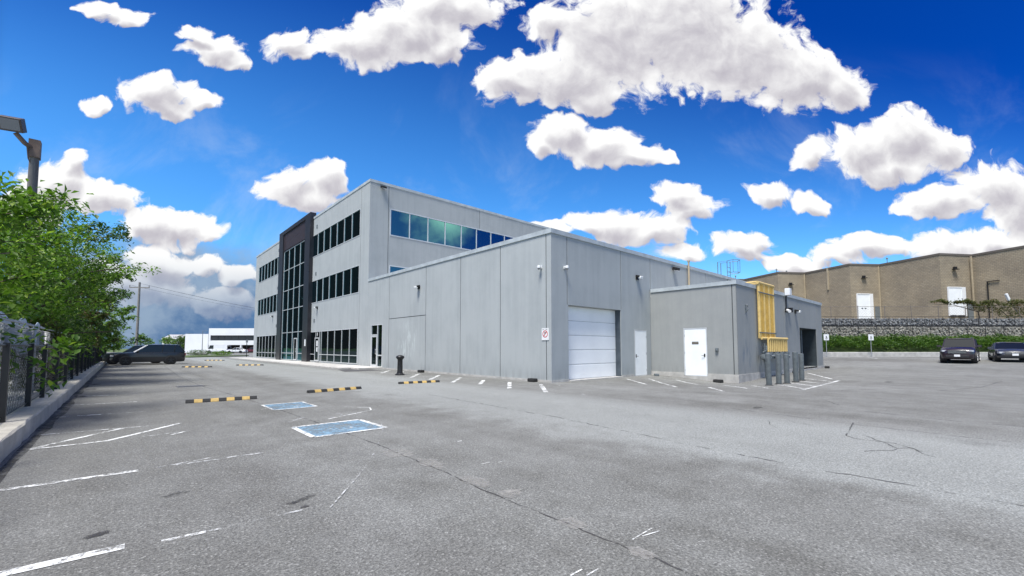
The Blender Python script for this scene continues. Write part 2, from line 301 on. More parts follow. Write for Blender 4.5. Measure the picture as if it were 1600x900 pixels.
LEAFD = leaf_mat('leaf_dark', (.022, .058, .012), (.075, .145, .025), (.13, .20, .04))
LEAFB = leaf_mat('leaf_bronze', (.030, .045, .012), (.10, .11, .03), (.12, .065, .03))
BARK = mat('bark', (.07, .055, .04), .9, var=.35, vscale=8, bump=.5, bscale=20)
GRASS = mat('grass', (.05, .085, .02), .9, col2=(.10, .14, .04), vscale=2., bump=.6, bscale=25)

# ------------------------------------------------------------------ mesh helpers
def tag(o, label=None, cat=None, group=None, kind=None):
    if label: o['label'] = label
    if cat: o['category'] = cat
    if group: o['group'] = group
    if kind: o['kind'] = kind
    return o
def empty(name, loc=(0, 0, 0), rz=0, **kw):
    o = bpy.data.objects.new(name, None); COL.objects.link(o); o.location = loc; o.rotation_euler = (0, 0, rz); o.empty_display_size = .2
    return tag(o, **kw)
ORG = {}
class MB:
    def __init__(s): s.v = []; s.f = []; s.uv = None
    def quad(s, *p):
        i = len(s.v); s.v += [tuple(q) for q in p]; s.f.append(tuple(range(i, i + len(p)))); return s
    def box(s, x0, x1, y0, y1, z0, z1):
        i = len(s.v); s.v += [(x, y, z) for z in (z0, z1) for y in (y0, y1) for x in (x0, x1)]
        s.f += [tuple(i + k for k in q) for q in ((0, 2, 3, 1), (4, 5, 7, 6), (0, 1, 5, 4), (2, 6, 7, 3), (0, 4, 6, 2), (1, 3, 7, 5))]; return s
    def obox(s, c, hx, hy, hz, rz=0, rx=0, ry=0):
        m = Matrix.Translation(c) @ Matrix.Rotation(rz, 4, 'Z') @ Matrix.Rotation(ry, 4, 'Y') @ Matrix.Rotation(rx, 4, 'X')
        i = len(s.v); s.v += [tuple(m @ Vector((x, y, z))) for z in (-hz, hz) for y in (-hy, hy) for x in (-hx, hx)]
        s.f += [tuple(i + k for k in q) for q in ((0, 2, 3, 1), (4, 5, 7, 6), (0, 1, 5, 4), (2, 6, 7, 3), (0, 4, 6, 2), (1, 3, 7, 5))]; return s
    def tube(s, pts, r, n=8, caps=True):
        pts = [Vector(p) for p in pts]; rr = r if isinstance(r, (list, tuple)) else [r] * len(pts); rings = []
        for k, p in enumerate(pts):
            d = (pts[min(k + 1, len(pts) - 1)] - pts[max(k - 1, 0)])
            d = d.normalized() if d.length > 1e-9 else Vector((0, 0, 1))
            a = d.cross(Vector((0, 0, 1))); a = a if a.length > 1e-3 else d.cross(Vector((0, 1, 0))); a.normalize(); b = d.cross(a)
            i = len(s.v); s.v += [tuple(p + (a * cos(2 * pi * j / n) + b * sin(2 * pi * j / n)) * rr[k]) for j in range(n)]; rings.append(i)
        for i0, i1 in zip(rings, rings[1:]):
            for j in range(n): k = (j + 1) % n; s.f.append((i0 + j, i0 + k, i1 + k, i1 + j))
        if caps: s.f.append(tuple(rings[0] + j for j in range(n))[::-1]); s.f.append(tuple(rings[-1] + j for j in range(n)))
        return s
    def lathe(s, c, prof, n=20):
        rings = []
        for (r, z) in prof:
            i = len(s.v); s.v += [(c[0] + r * cos(2 * pi * j / n), c[1] + r * sin(2 * pi * j / n), c[2] + z) for j in range(n)]; rings.append(i)
        for i0, i1 in zip(rings, rings[1:]):
            for j in range(n): k = (j + 1) % n; s.f.append((i0 + j, i0 + k, i1 + k, i1 + j))
        s.f.append(tuple(rings[0] + j for j in range(n))[::-1]); s.f.append(tuple(rings[-1] + j for j in range(n))); return s
    def build(s, name, m, parent=None, smooth=False, bevel=0, local=False, **kw):
        me = bpy.data.meshes.new(name)
        off = (0, 0, 0)
        if parent is not None and not local:
            off = ORG.get(parent.name, tuple(parent.location)) if parent.name in ORG else tuple(parent.location)
        vv = [(a - off[0], b - off[1], c - off[2]) for a, b, c in s.v] if off != (0, 0, 0) else s.v
        me.from_pydata(vv, [], s.f); me.update()
        if s.uv is not None:
            l = me.uv_layers.new(name='UVMap'); l.data.foreach_set('uv', [x for q in s.uv for x in q])
        if m: me.materials.append(m)
        if smooth:
            me.polygons.foreach_set('use_smooth', [True] * len(me.polygons)); me.set_sharp_from_angle(angle=R(38))
        o = bpy.data.objects.new(name, me); COL.objects.link(o)
        if parent is not None:
            o.parent = parent; ORG[o.name] = off
        if bevel:
            bm = o.modifiers.new('bevel', 'BEVEL'); bm.width = bevel; bm.segments = 2; bm.limit_method = 'ANGLE'
        return tag(o, **kw)

def sheet_poly(name, pts, z, m, zf=None, **kw):
    mb = MB(); mb.quad(*[(x, y, z + (zf(x, y) if zf else 0)) for x, y in pts]); return mb.build(name, m, **kw)
def sstep(a, b, x): t = min(1, max(0, (x - a) / (b - a))); return t * t * (3 - 2 * t)
def GZ(x, y): return .55 * sstep(34, 52, x) * sstep(60, 35, y) - .20 * math.exp(-((x - 21.6) ** 2 / 14 + (y - 8.3) ** 2 / 5))

def line_strip(name, pts, w, z, m, label=None, jitter=0):
    """painted or cracked line lying on the asphalt"""
    mb = MB(); pts = [Vector((p[0], p[1])) for p in pts]; L = []
    for k, p in enumerate(pts):
        d = (pts[min(k + 1, len(pts) - 1)] - pts[max(k - 1, 0)]).normalized(); nn = Vector((-d.y, d.x)); ww = w * (1 + random.uniform(-jitter, jitter))
        L.append((p + nn * ww / 2, p - nn * ww / 2))
    for a, b in zip(L, L[1:]):
        mb.quad(*[(q.x, q.y, GZ(q.x, q.y) + z) for q in (a[1], b[1], b[0], a[0])])
    return mb.build(name, m, kind='structure')

# wall sheet with openings. frame: origin o, direction u (2D), outward normal nrm
JOINT = []
def wall_sheet(mb, o, u, nrm, L, z0, z1, holes, thick_back=None):
    """holes: (u0,u1,z0,z1,depth,back) -> recess with reveals; back True closes it"""
    us = sorted({0, L, *[h[0] for h in holes], *[h[1] for h in holes]}); zs = sorted({z0, z1, *[h[2] for h in holes], *[h[3] for h in holes]})
    us = [a for a in us if 0 <= a <= L]; zs = [a for a in zs if z0 <= a <= z1]
    P = lambda a, z, d=0: (o[0] + u[0] * a - nrm[0] * d, o[1] + u[1] * a - nrm[1] * d, z)
    flip = (u[0] * nrm[1] - u[1] * nrm[0]) > 0
    def q(*p): mb.quad(*(p[::-1] if flip else p))
    for i in range(len(us) - 1):
        for j in range(len(zs) - 1):
            cu, cz = (us[i] + us[i + 1]) / 2, (zs[j] + zs[j + 1]) / 2
            if any(h[0] < cu < h[1] and h[2] < cz < h[3] for h in holes): continue
            q(P(us[i], zs[j]), P(us[i + 1], zs[j]), P(us[i + 1], zs[j + 1]), P(us[i], zs[j + 1]))
    for (a, b, c, d, dp, back) in holes:
        q(P(a, c), P(a, d), P(a, d, dp), P(a, c, dp))
        q(P(b, c), P(b, c, dp), P(b, d, dp), P(b, d))
        q(P(a, d), P(b, d), P(b, d, dp), P(a, d, dp))
        q(P(a, c), P(a, c, dp), P(b, c, dp), P(b, c))
        if back and dp == .02:
            jb = MB(); pts_ = (P(a, c, dp - .004), P(b, c, dp - .004), P(b, d, dp - .004), P(a, d, dp - .004)); jb.quad(*(pts_[::-1] if flip else pts_)); JOINT.append(jb)
        if back: q(P(a, c, dp), P(b, c, dp), P(b, d, dp), P(a, d, dp))

# ------------------------------------------------------------------ ground
def ground_grid(name, x0, x1, y0, y1, n, m, z=0):
    mb = MB(); xs = [x0 + (x1 - x0) * i / n for i in range(n + 1)]; ys = [y0 + (y1 - y0) * i / n for i in range(n + 1)]
    for y in ys:
        for x in xs: mb.v.append((x, y, z + GZ(x, y)))
    for j in range(n):
        for i in range(n): k = j * (n + 1) + i; mb.f.append((k, k + 1, k + n + 2, k + n + 1))
    return mb
mb = MB(); mb.quad((-900, -900, -.5), (900, -900, -.5), (900, 900, -.5), (-900, 900, -.5)); mb.build('terrain', GRASS, kind='structure')
ground_grid('asphalt_lot', -1.15, 84, -70, 62, 230, ASPH).build('asphalt_lot', ASPH, kind='structure', smooth=True)
sheet_poly('far_road', [(-60, 62), (90, 62), (90, 190), (-60, 190)], 0, ASPH, kind='structure')
sheet_poly('neighbour_yard', [(-60, -70), (-1.7, -70), (-1.7, 62), (-60, 62)], .0, mat('dusty_gravel', (.36, .37, .36), .95, var=.3, vscale=1.5, bump=.5), kind='structure')

# kerb wall along the left side, chipped outer face
mb = MB(); ys = [-12 + .35 * i for i in range(230)]
prof = [(-1.12, 0.0), (-1.12, .265), (-1.145, .29), (-1.72, .29), (-1.72, -.05)]
for k, y in enumerate(ys):
    for (x, z) in prof: mb.v.append((x + random.uniform(-.012, .012) * (x > -1.2), y, z + random.uniform(-.008, .008) * (z > .2)))
for k in range(len(ys) - 1):
    for j in range(4): a = k * 5 + j; mb.f.append((a, a + 1, a + 6, a + 5))
mb.build('kerb', mat('pale_kerb_concrete', (.46, .435, .37), .9, var=.2, vscale=2.5, bump=.5, bscale=25), kind='structure')
line_strip('kerb_dirt', [(-1.02, -5 + i * .8) for i in range(85)], .17, .005, OIL, jitter=.6)

# ------------------------------------------------------------------ the grey commercial building
B = empty('commercial_building', (13.63, 12.52, 0), label='grey precast office block with lower warehouse wings and dark entrance portal', cat='building')
FX, Y1, Y2, Y3 = 13.63, 12.52, 31.3, 69.3
HM, HL, HS = 14.4, 6.6, 4.66
SX, SY, SX2 = 21.77, 7.98, 37.7
gw = .045
def groove(u, z0=.0, z1=99): return (u - gw / 2, u + gw / 2, z0, z1, .02, True)
DEP = .09
# --- three-storey front (faces -x); u runs +y from Y2
mb = MB()
H_front = [(1.75, 13.45, 10.4, 12.6, DEP, True), (1.75, 13.45, 5.82, 8.05, DEP, True), (1.8, 13.5, .2, 3.04, DEP, True),
           (24.8, 36.2, 10.4, 12.6, DEP, True), (24.8, 36.2, 5.82, 8.05, DEP, True), (24.8, 36.2, .2, 3.04, DEP, True)]
for u_ in (1.62,):
    H_front.append(groove(u_, 0.12, HM - .01))
H_front.append((36.30, 36.345, .12, HM - .01, .02, True))
wall_sheet(mb, (FX, Y2), (0, 1), (-1, 0), Y3 - Y2, -.1, HM, H_front)
mb.build('wall', WALL, B)
# --- side face of the office block above the low wing (faces -y)
mb = MB()
xe = 36.0
H_side = [(1.67, 20.6, 10.36, 12.52, DEP, True), (1.67, 20.6, 5.80, 7.98, DEP, True), groove(1.54, 0, HM - .01), (10.6, 10.645, 12.6, HM - .01, .02, True), (10.6, 10.645, 8.05, 10.3, .02, True)]
wall_sheet(mb, (FX, Y2), (1, 0), (0, -1), xe - FX, -.1, HM, H_side)
mb.build('wall', WALL, B)
mb = MB(); mb.quad((FX, Y3, -.1), (xe, Y3, -.1), (xe, Y3, HM), (FX, Y3, HM)); mb.quad((xe, Y2, -.1), (xe, Y3, -.1), (xe, Y3, HM), (xe, Y2, HM)); mb.build('wall', WALL, B)
mb = MB(); mb.quad((FX + .2, Y2 + .2, HM - .4), (xe - .2, Y2 + .2, HM - .4), (xe - .2, Y3 - .2, HM - .4), (FX + .2, Y3 - .2, HM - .4)); mb.build('roof', CONC, B)
def cap_ring(x0, x1, y0, y1, z, name='parapet_cap', h=.2, w=.35, mm=CAP):
    mb = MB(); o = .04
    mb.box(x0 - o, x0 + w, y0 - o, y1 + o, z - h * .55, z + h * .45); mb.box(x1 - w, x1 + o, y0 - o, y1 + o, z - h * .55, z + h * .45)
    mb.box(x0 + w, x1 - w, y0 - o, y0 + w, z - h * .55, z + h * .45); mb.box(x0 + w, x1 - w, y1 - w, y1 + o, z - h * .55, z + h * .45)
    mb.build(name, mm, B)
cap_ring(FX, xe, Y2, Y3, HM)
# --- low wing front (faces -x)
mb = MB(); oy = Y1
Hlow = [groove(.30, .1, HL - .01), (3.36, 3.405, .1, HL - .01, .02, True), (6.72, 6.765, .1, HL - .01, .02, True), (10.355, 10.40, .1, HL - .01, .02, True), (15.24, 15.285, .1, HL - .01, .02, True), (10.40, 15.24, 3.46, 3.505, .02, True), (16.22, 18.13, .1, 3.18, .10, True)]
wall_sheet(mb, (FX, Y1), (0, 1), (-1, 0), Y2 - Y1 - .015, -.1, HL, Hlow)
mb.build('wall', WALL, B)
# --- low wing yard face (faces -y)
mb = MB()
Hy = [(1.12, 5.24, -.1, 3.42, .55, False), groove(1.06, 3.42, HL - .01), (5.27, 5.315, 3.46, HL - .01, .02, True), (6.48, 7.70, .0, 2.47, .05, True), (8.19, 8.235, HS + .1, HL - .01, .02, True), (15.3, 15.345, HS + .1, HL - .01, .02, True)]
wall_sheet(mb, (FX, Y1), (1, 0), (0, -1), 39 - FX, -.12, HL, Hy)
mb.quad((39, Y1, -.1), (39, Y2, -.1), (39, Y2, HL), (39, Y1, HL))
mb.build('wall', WALL, B)
mb = MB(); mb.quad((FX + .2, Y1 + .2, HL - .3), (38.8, Y1 + .2, HL - .3), (38.8, Y2, HL - .3), (FX + .2, Y2, HL - .3)); mb.build('roof', CONC, B)
mb = MB(); o_ = .045
mb.box(FX - o_, FX + .35, Y1 - o_, Y2 - .02, HL - .1, HL + .1); mb.box(FX + .35, 39.04, Y1 - o_, Y1 + .35, HL - .1, HL + .1); mb.box(38.7, 39.04, Y1 + .35, Y2 - .02, HL - .1, HL + .1)
mb.build('parapet_cap', CAP, B)
# --- small block
mb = MB()
wall_sheet(mb, (SX, SY), (0, 1), (-1, 0), Y1 - SY - .012, .2, HS, [groove(.18, .2, HS - .01), (1.42, 2.66, .2, 2.52, .04, True)])
Hs = [(10.33, 14.33, .2, 2.78, 1.3, False), (7.27, 7.315, .2, HS - .01, .02, True), (10.24, 10.285, 2.78, HS - .01, .02, True), (14.59, 14.635, .2, HS - .01, .02, True), groove(.02, .2, HS - .01)]
wall_sheet(mb, (SX, SY), (1, 0), (0, -1), SX2 - SX, .2, HS, Hs)
mb.quad((SX2, SY, -.1), (SX2, Y1, -.1), (SX2, Y1, HS), (SX2, SY, HS))
mb.build('wall', WALL2, B, label='darker taupe grey wall of the small front block')
mb = MB(); mb.quad((SX + .2, SY + .2, HS - .25), (SX2 - .2, SY + .2, HS - .25), (SX2 - .2, Y1, HS - .25), (SX + .2, Y1, HS - .25)); mb.build('roof', CONC, B)
mb = MB(); mb.box(SX - o_, SX + .3, SY - o_, Y1 - .06, HS - .1, HS + .09); mb.box(SX + .3, SX2 + .04, SY - o_, SY + .3, HS - .1, HS + .09); mb.box(SX2 - .3, SX2 + .04, SY + .3, Y1 - .06, HS - .1, HS + .09); mb.build('parapet_cap', CAP, B)
for jb in JOINT: jb.build('panel_joint', SEAM, B)
# foundations
mb = MB(); mb.box(SX - .03, SX + .3, SY + 2.66, Y1 - .01, -.45, .2); mb.box(SX - .03, SX + .3, SY - .03, SY + 1.42, -.45, .2); mb.box(SX - .03, SX + .3, SY + 1.42, SY + 2.66, -.45, .05)
mb.box(SX + .3, SX + 10.33, SY - .03, SY + .3, -.45, .2); mb.box(SX + 10.33, SX + 14.33, SY - .03, SY + 1.3, -.45, .1); mb.box(SX + 14.33, SX2 + .03, SY - .03, SY + .3, -.45, .2)
mb.box(FX - .025, FX + .2, Y1 - .025, Y1 + 16.22, -.45, .09); mb.box(FX + .2, FX + 1.12, Y1 - .025, Y1 + .2, -.45, .09); mb.box(FX + 5.24, FX + 6.4, Y1 - .025, Y1 + .2, -.45, .09)
mb.box(FX + 1.12, FX + 5.24, Y1 - .12, Y1 + .5, -.45, .035)
mb.build('foundation', CONC, B)

# window strips
def window_front(y0, y1, z0, z1, n, transom=None, door=None, x=None):
    """on a wall facing -x. door: index of bay that holds a door"""
    x = FX + .03 if x is None else x; fr = MB(); w = .055; t = .05
    bays = [y0 + (y1 - y0) * i / n for i in range(n + 1)] if isinstance(n, int) else n
    fr.box(x - t, x + t, y0, y1, z0, z0 + w); fr.box(x - t, x + t, y0, y1, z1 - w, z1)
    for i, b in enumerate(bays):
        bb = min(max(b, y0 + w / 2), y1 - w / 2); fr.box(x - t + .004, x + t - .004, bb - w / 2, bb + w / 2, z0 + w, z1 - w)
    for tz in ([transom] if isinstance(transom, float) else (transom or [])):
        for a, b in zip(bays, bays[1:]): fr.box(x - t + .008, x + t - .008, a + w / 2, b - w / 2, tz - w / 2, tz + w / 2)
    F = fr.build('window', ALU, B)
    for a, b in zip(bays, bays[1:]):
        p = MB(); p.quad((x, a + .01, z0 + .01), (x, a + .01, z1 - .01), (x, b - .01, z1 - .01), (x, b - .01, z0 + .01)); p.build('pane', GLASSG if z0 < .3 and z1 < 4 else GLASS, F)
    return F
for (a, b) in ((1.75, 13.45), (24.8, 36.2)):
    window_front(Y2 + a, Y2 + b, 10.4, 12.6, 7); window_front(Y2 + a, Y2 + b, 5.82, 8.05, 7)
window_front(Y2 + 24.8, Y2 + 36.2, .2, 3.04, 7, .86)
bw = 1.67
ybs = [Y2 + 1.8 + bw * i for i in range(6)] + [Y2 + 1.8 + 5 * bw + .45, Y2 + 1.8 + 5 * bw + 1.55, Y2 + 13.5]
window_front(Y2 + 1.8, Y2 + 13.5, .2, 3.04, ybs, .86)

def glazed_door(x, y0, y1, z0, z1, hinge=1):
    """aluminium-framed glass door just proud of the glazing, wall faces -x"""
    d = MB(); w = .10
    d.box(x - .03, x + .03, y0, y0 + w, z0, z1); d.box(x - .03, x + .03, y1 - w, y1, z0, z1); d.box(x - .03, x + .03, y0 + w, y1 - w, z0, z0 + w * 1.4); d.box(x - .03, x + .03, y0 + w, y1 - w, z1 - w, z1)
    D_ = d.build('door', ALU, B)
    p = MB(); p.quad((x - .005, y0 + .05, z0 + .05), (x - .005, y0 + .05, z1 - .05), (x - .005, y1 - .05, z1 - .05), (x - .005, y1 - .05, z0 + .05)); p.build('pane', GLASSG, D_)
    h = MB(); yy = y0 + w * .7 if hinge > 0 else y1 - w * .7
    h.tube([(x - .03, yy, z0 + .9), (x - .10, yy, z0 + .9), (x - .10, yy, z0 + 1.25), (x - .03, yy, z0 + 1.25)], .016, 6); h.build('handle', WHITEP, D_)
    return D_
d1 = glazed_door(FX - .06, ybs[6], ybs[7], .2, 2.45)
p = MB(); p.box(FX - .072, FX - .068, ybs[6] + .28, ybs[6] + .68, 1.62, 2.15); p.box(FX - .072, FX - .068, ybs[6] + .28, ybs[6] + .66, 1.12, 1.52); p.build('notice', WHITEP, d1)

# window on the side face (faces -y)
def window_side(x0, x1, z0, z1, n):
    y = Y2 + .03; fr = MB(); w = .07; t = .06
    fr.box(x0, x1, y - t, y + t, z0, z0 + w); fr.box(x0, x1, y - t, y + t, z1 - w, z1)
    for i in range(n + 1):
        b = min(max(x0 + (x1 - x0) * i / n, x0 + w / 2), x1 - w / 2); fr.box(b - w / 2, b + w / 2, y - t + .004, y + t - .004, z0 + w, z1 - w)
    F = fr.build('window', ALU, B)
    for i in range(n):
        a = x0 + (x1 - x0) * i / n; b = x0 + (x1 - x0) * (i + 1) / n
        p = MB(); tl = random.uniform(-.004, .004); p.quad((a + .01, y + tl, z0 + .01), (b - .01, y - tl, z0 + .01), (b - .01, y - tl, z1 - .01), (a + .01, y + tl, z1 - .01)); p.build('pane', GLASS, F)
window_side(FX + 1.67, FX + 20.6, 10.36, 12.52, 11); window_side(FX + 1.67, FX + 20.6, 5.80, 7.98, 11)

# glass side entrance of the low wing
y0, y1 = Y1 + 16.22, Y1 + 18.13
fr = MB(); x = FX + .05
for (a, b, c, d) in ((y0, y1, .1, .16), (y0, y1, 3.12, 3.18), (y0, y0 + .07, .16, 3.12), (y1 - .07, y1, .16, 3.12), (y0 + .78, y0 + .86, .16, 3.12)): fr.box(x - .06, x + .03, a, b, c, d)
fr.box(x - .055, x + .03, y0 + .86, y1 - .07, 2.38, 2.46); fr.box(x - .055, x + .03, y0 + .07, y0 + .78, .90, .98)
F = fr.build('window', ALU, B)
for (a, b, c, d) in ((y0 + .05, y0 + .8, .12, .93), (y0 + .05, y0 + .8, .96, 3.14), (y0 + .84, y1 - .05, 2.43, 3.14)):
    p = MB(); p.quad((x, a, c), (x, a, d), (x, b, d), (x, b, c)); p.build('pane', GLASSG, F)
glazed_door(x - .035, y0 + .87, y1 - .08, .13, 2.36)

# dark portal with full-height curtain wall
pb = MB(); px0 = 13.28
pb.box(px0, FX + .2, Y2 + 13.15, Y2 + 14.75, .1, 14.95); pb.box(px0, FX + .2, Y2 + 22.9, Y2 + 24.55, .1, 14.95); pb.box(px0, FX + .2, Y2 + 14.75, Y2 + 22.9, 14.55, 14.95)
pb.build('portal_frame', DARKPANEL, B, label='dark charcoal portal frame around the entrance glazing')
pb = MB()
for z_ in (12.62, 13.58): pb.box(px0 + .10, FX + .1, Y2 + 14.75, Y2 + 22.9, z_, z_ + .95)
pb.build('fascia', FASCIA, B)
pb = MB(); pb.box(FX - .1, FX - .02, Y2 + 14.75, Y2 + 22.9, .1, 12.6); pb.build('portal_back', DARKIN, B)
ya, yb = Y2 + 14.75, Y2 + 22.9
rows = [.15, .9, 3.15, 5.73, 7.91, 10.26, 12.55]
window_front(ya, yb, .15, 12.55, [ya, ya + 1.9, ya + 3.9, ya + 4.9, ya + 6.1, yb] and [ya + (yb - ya) * i / 4 for i in range(5)], rows[1:-1], x=FX - .14)
glazed_door(FX - .22, ya + 2.15, ya + 3.2, .15, 2.5)
p = MB(); p.box(px0 - .012, px0 - .002, Y2 + 13.55, Y2 + 13.95, 1.65, 2.3); p.build('notice', WHITEP, B, label='small white notice on the dark portal pier')

# small vents on the front
for (y, z) in ((43.47, 13.33), (43.43, 8.67), (43.57, 4.1), (57.33, 13.33), (57.35, 8.7), (57.49, 4.13)):
    if 44.4 < y < 45.0: continue
    v = MB(); v.box(FX - .03, FX - .002, y - .14, y + .14, z - .16, z + .16); v.build('vent', METER, B)

# overhead door and its jambs
od = MB(); x0, x1 = FX + 1.12, FX + 5.24; yd = Y1 + .34; ph = 3.40 / 5
for k in range(5):
    z = .04 + k * ph * .995; od.box(x0 + .005, x1 - .005, yd, yd + .05, z, z + ph * .995 - .012)
    od.box(x0 + .01, x1 - .01, yd - .008, yd, z + .03, z + ph - .05)
od.build('overhead_door', mat('white_sectional_door', (.92, .93, .92), .38, var=.05, vscale=.8), B, bevel=.004)
s_ = MB(); s_.box(x0 + .01, x1 - .01, yd + .02, yd + .04, .0, 3.4); s_.build('door_seal', RUBBER, B)
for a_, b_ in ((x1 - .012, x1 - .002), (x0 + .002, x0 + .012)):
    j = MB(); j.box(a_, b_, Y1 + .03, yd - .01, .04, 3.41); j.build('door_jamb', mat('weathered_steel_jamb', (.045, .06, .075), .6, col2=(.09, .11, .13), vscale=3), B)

def steel_door(face, a0, a1, z0, z1, hand, plaque=False):
    """face '-y' at y=Y1 or '-x' at x=SX"""
    def bx(m_, u0, u1, d0, d1, za, zb):
        if face == '-y': m_.box(u0, u1, Y1 + d0, Y1 + d1, za, zb)
        else: m_.box(SX + d0, SX + d1, u0, u1, za, zb)
    f_ = MB(); w = .05
    bx(f_, a0, a0 + w, -.012, .045, z0, z1); bx(f_, a1 - w, a1, -.012, .045, z0, z1); bx(f_, a0 + w, a1 - w, -.012, .045, z1 - w, z1); bx(f_, a0 + w, a1 - w, -.02, .045, z0 - .03, z0 + .01)
    f_.build('door_frame', ALU, B)
    d = MB(); bx(d, a0 + w + .006, a1 - w - .006, .0, .04, z0 + .016, z1 - w - .006); D_ = d.build('door', WHITEDOOR, B, label='plain white steel door')
    h = MB(); u = a0 + w + .09 if hand < 0 else a1 - w - .09; s2 = 1 if hand < 0 else -1
    bx(h, u - .035, u + .035, -.012, 0, z0 + .95, z0 + 1.12)
    if face == '-y': h.tube([(u, Y1, z0 + 1.02), (u, Y1 - .06, z0 + 1.02), (u + s2 * .13, Y1 - .06, z0 + 1.02)], .013, 6)
    else: h.tube([(SX, u, z0 + 1.02), (SX - .06, u, z0 + 1.02), (SX - .06, u + s2 * .13, z0 + 1.02)], .013, 6)
    h.build('handle', mat('dark_lever', (.08, .08, .08), .35, .8), D_)
    for z in (z0 + .2, z0 + 1.1, z0 + 2.0):
        hg = MB(); uu = a1 - w - .0 if hand < 0 else a0 + w; bx(hg, uu - .012, uu + .012, -.02, 0, z, z + .11)
        hg.build('hinge', STEELG, D_)
    if plaque:
        c_ = (a0 + a1) / 2; p = MB(); bx(p, c_ - .17, c_ + .17, -.008, -.001, z0 + 1.60, z0 + 1.73); p.build('plaque', mat('bronze_plaque', (.05, .04, .03), .5), D_)
        p = MB()
        for k in range(8): bx(p, c_ - .14 + k * .036, c_ - .115 + k * .036, -.010, -.0085, z0 + 1.67, z0 + 1.70)
        for k in range(7): bx(p, c_ - .12 + k * .036, c_ - .10 + k * .036, -.010, -.0085, z0 + 1.625, z0 + 1.65)
        p.build('plaque_lettering', mat('plaque_text', (.35, .33, .28), .6), D_)
steel_door('-y', FX + 6.49, FX + 7.69, .02, 2.46, -1)
steel_door('-x', SY + 1.43, SY + 2.65, .07, 2.51, -1, True)
# deep opening in the small block
r = MB(); a, b = SX + 10.33, SX + 14.33
r.box(a, b, SY + 1.25, SY + 1.30, .1, 2.78)
r.build('shutter', mat('dark_shutter', (.012, .007, .008), .7, var=.3), B)
r = MB(); r.box(b - .03, b - .003, SY + .02, SY + 1.24, .11, 2.77); r.box(a + .03, b - .03, SY + .02, SY + 1.24, 2.75, 2.777); r.box(a + .003, a + .03, SY + .02, SY + 1.24, .11, 2.777); r.build('opening_lining', mat('near_black_lining', (.03, .042, .05), .8, var=.3), B)  # near-black lining on both sides and head of the opening
r = MB(); r.box(b - 1.45, b - 1.25, SY + .55, SY + .75, .1, 2.75); r.build('guide_post', METER, B)

# ------------------------------------------------------------------ sidewalk and pads
sw = MB(); sw.box(11.15, FX - .003, 29.9, Y3 + .5, -.05, .10); sw.box(11.15, FX - .003, Y3 + .5, 71.5, -.05, .10)
sw.build('sidewalk', CONC, kind='structure', bevel=.015)
for k, (a, b) in enumerate(((28.6, 33.2), (43.2, 48.0), (50.0, 53.0))):
    q = MB(); q.box(11.9, FX - .03, a, b, .0, .108 if a > 30 else .112); q.build('sidewalk_slab', CONCL, kind='structure')
q = MB(); q.quad((10.2, 26.6, .004), (12.6, 26.6, .004), (12.8, 29.8, .004), (10.9, 29.8, .004)); q.build('asphalt_patch', mat('dark_asphalt_patch', (.07, .07, .07), .9, var=.2, bump=.4), kind='structure')

# ------------------------------------------------------------------ wall-mounted things
LENS = mat('lamp_lens', (.85, .86, .84), .3)
def wall_lamp(p, nrm, label, group='wall pack lamps on the building'):
    e = empty('wall_lamp', p, math.atan2(nrm[1], nrm[0]), label=label, cat='lamp', group=group)
    m = MB(); m.box(.002, .06, -.12, .12, -.12, .12); m.obox((.14, 0, .06), .12, .15, .05, ry=.25); m.build('housing', BLACK, e, local=True, bevel=.01)
    m = MB(); m.obox((.24, 0, -.01), .07, .13, .075, ry=.2); m.build('lens', LENS, e, local=True, bevel=.03)
wall_lamp((FX, 23.72, 5.27), (-1, 0), 'black wall lamp high on the panel above the black post')
wall_lamp((20.45, Y1, 5.27), (0, -1), 'black wall lamp above the narrow white door right of the overhead door')
wall_lamp((31.24, SY, 3.75), (0, -1), 'black wall lamp above the dark opening of the small block')
wall_lamp((FX, 42.74, 5.29), (-1, 0), 'wall lamp on the office front just right of the dark portal')
wall_lamp((FX, 59.14, 5.32), (-1, 0), 'wall lamp on the office front left of the dark portal')
def flood(p, nrm, label):
    e = empty('flood_lamp', p, math.atan2(nrm[1], nrm[0]), label=label, cat='lamp')
    m = MB(); m.box(.002, .05, -.1, .1, -.08, .08); m.obox((.2, 0, -.02), .15, .2, .09, ry=.35); m.build('housing', BLACK, e, local=True, bevel=.015)
    m = MB(); m.obox((.22, 0, -.12), .12, .16, .012, ry=.35); m.build('lens', LENS, e, local=True)
flood((14.63, Y2, 14.05), (0, -1), 'black flood lamp under the roof edge at the top office corner')
flood((24.49, Y1, 6.25), (0, -1), 'black flood lamp under the warehouse roof edge left of the cream pipe')
def dome_cam(p, nrm, label):
    e = empty('security_camera', p, math.atan2(nrm[1], nrm[0]), label=label, cat='camera', group='security cameras')
    m = MB(); m.box(.002, .04, -.05, .05, -.05, .07); m.tube([(.03, 0, .03), (.16, 0, .03)], .028, 8); m.lathe((.16, 0, -.05), [(.02, .13), (.075, .11), (.085, .04), (.08, .0)], 14); m.build('housing', WHITEP, e, local=True, smooth=True)
    m = MB(); m.lathe((.16, 0, -.05), [(.07, -.001), (.06, -.04), (.035, -.065), (.005, -.075)], 14); m.build('dome', mat('smoked_dome', (.3, .3, .3), .15), e, local=True, smooth=True)
dome_cam((FX, 13.1, 5.05), (-1, 0), 'white dome camera left of the warehouse corner above the parking sign')
dome_cam((14.5, Y1, 5.07), (0, -1), 'white dome camera right of the warehouse corner near the overhead door')
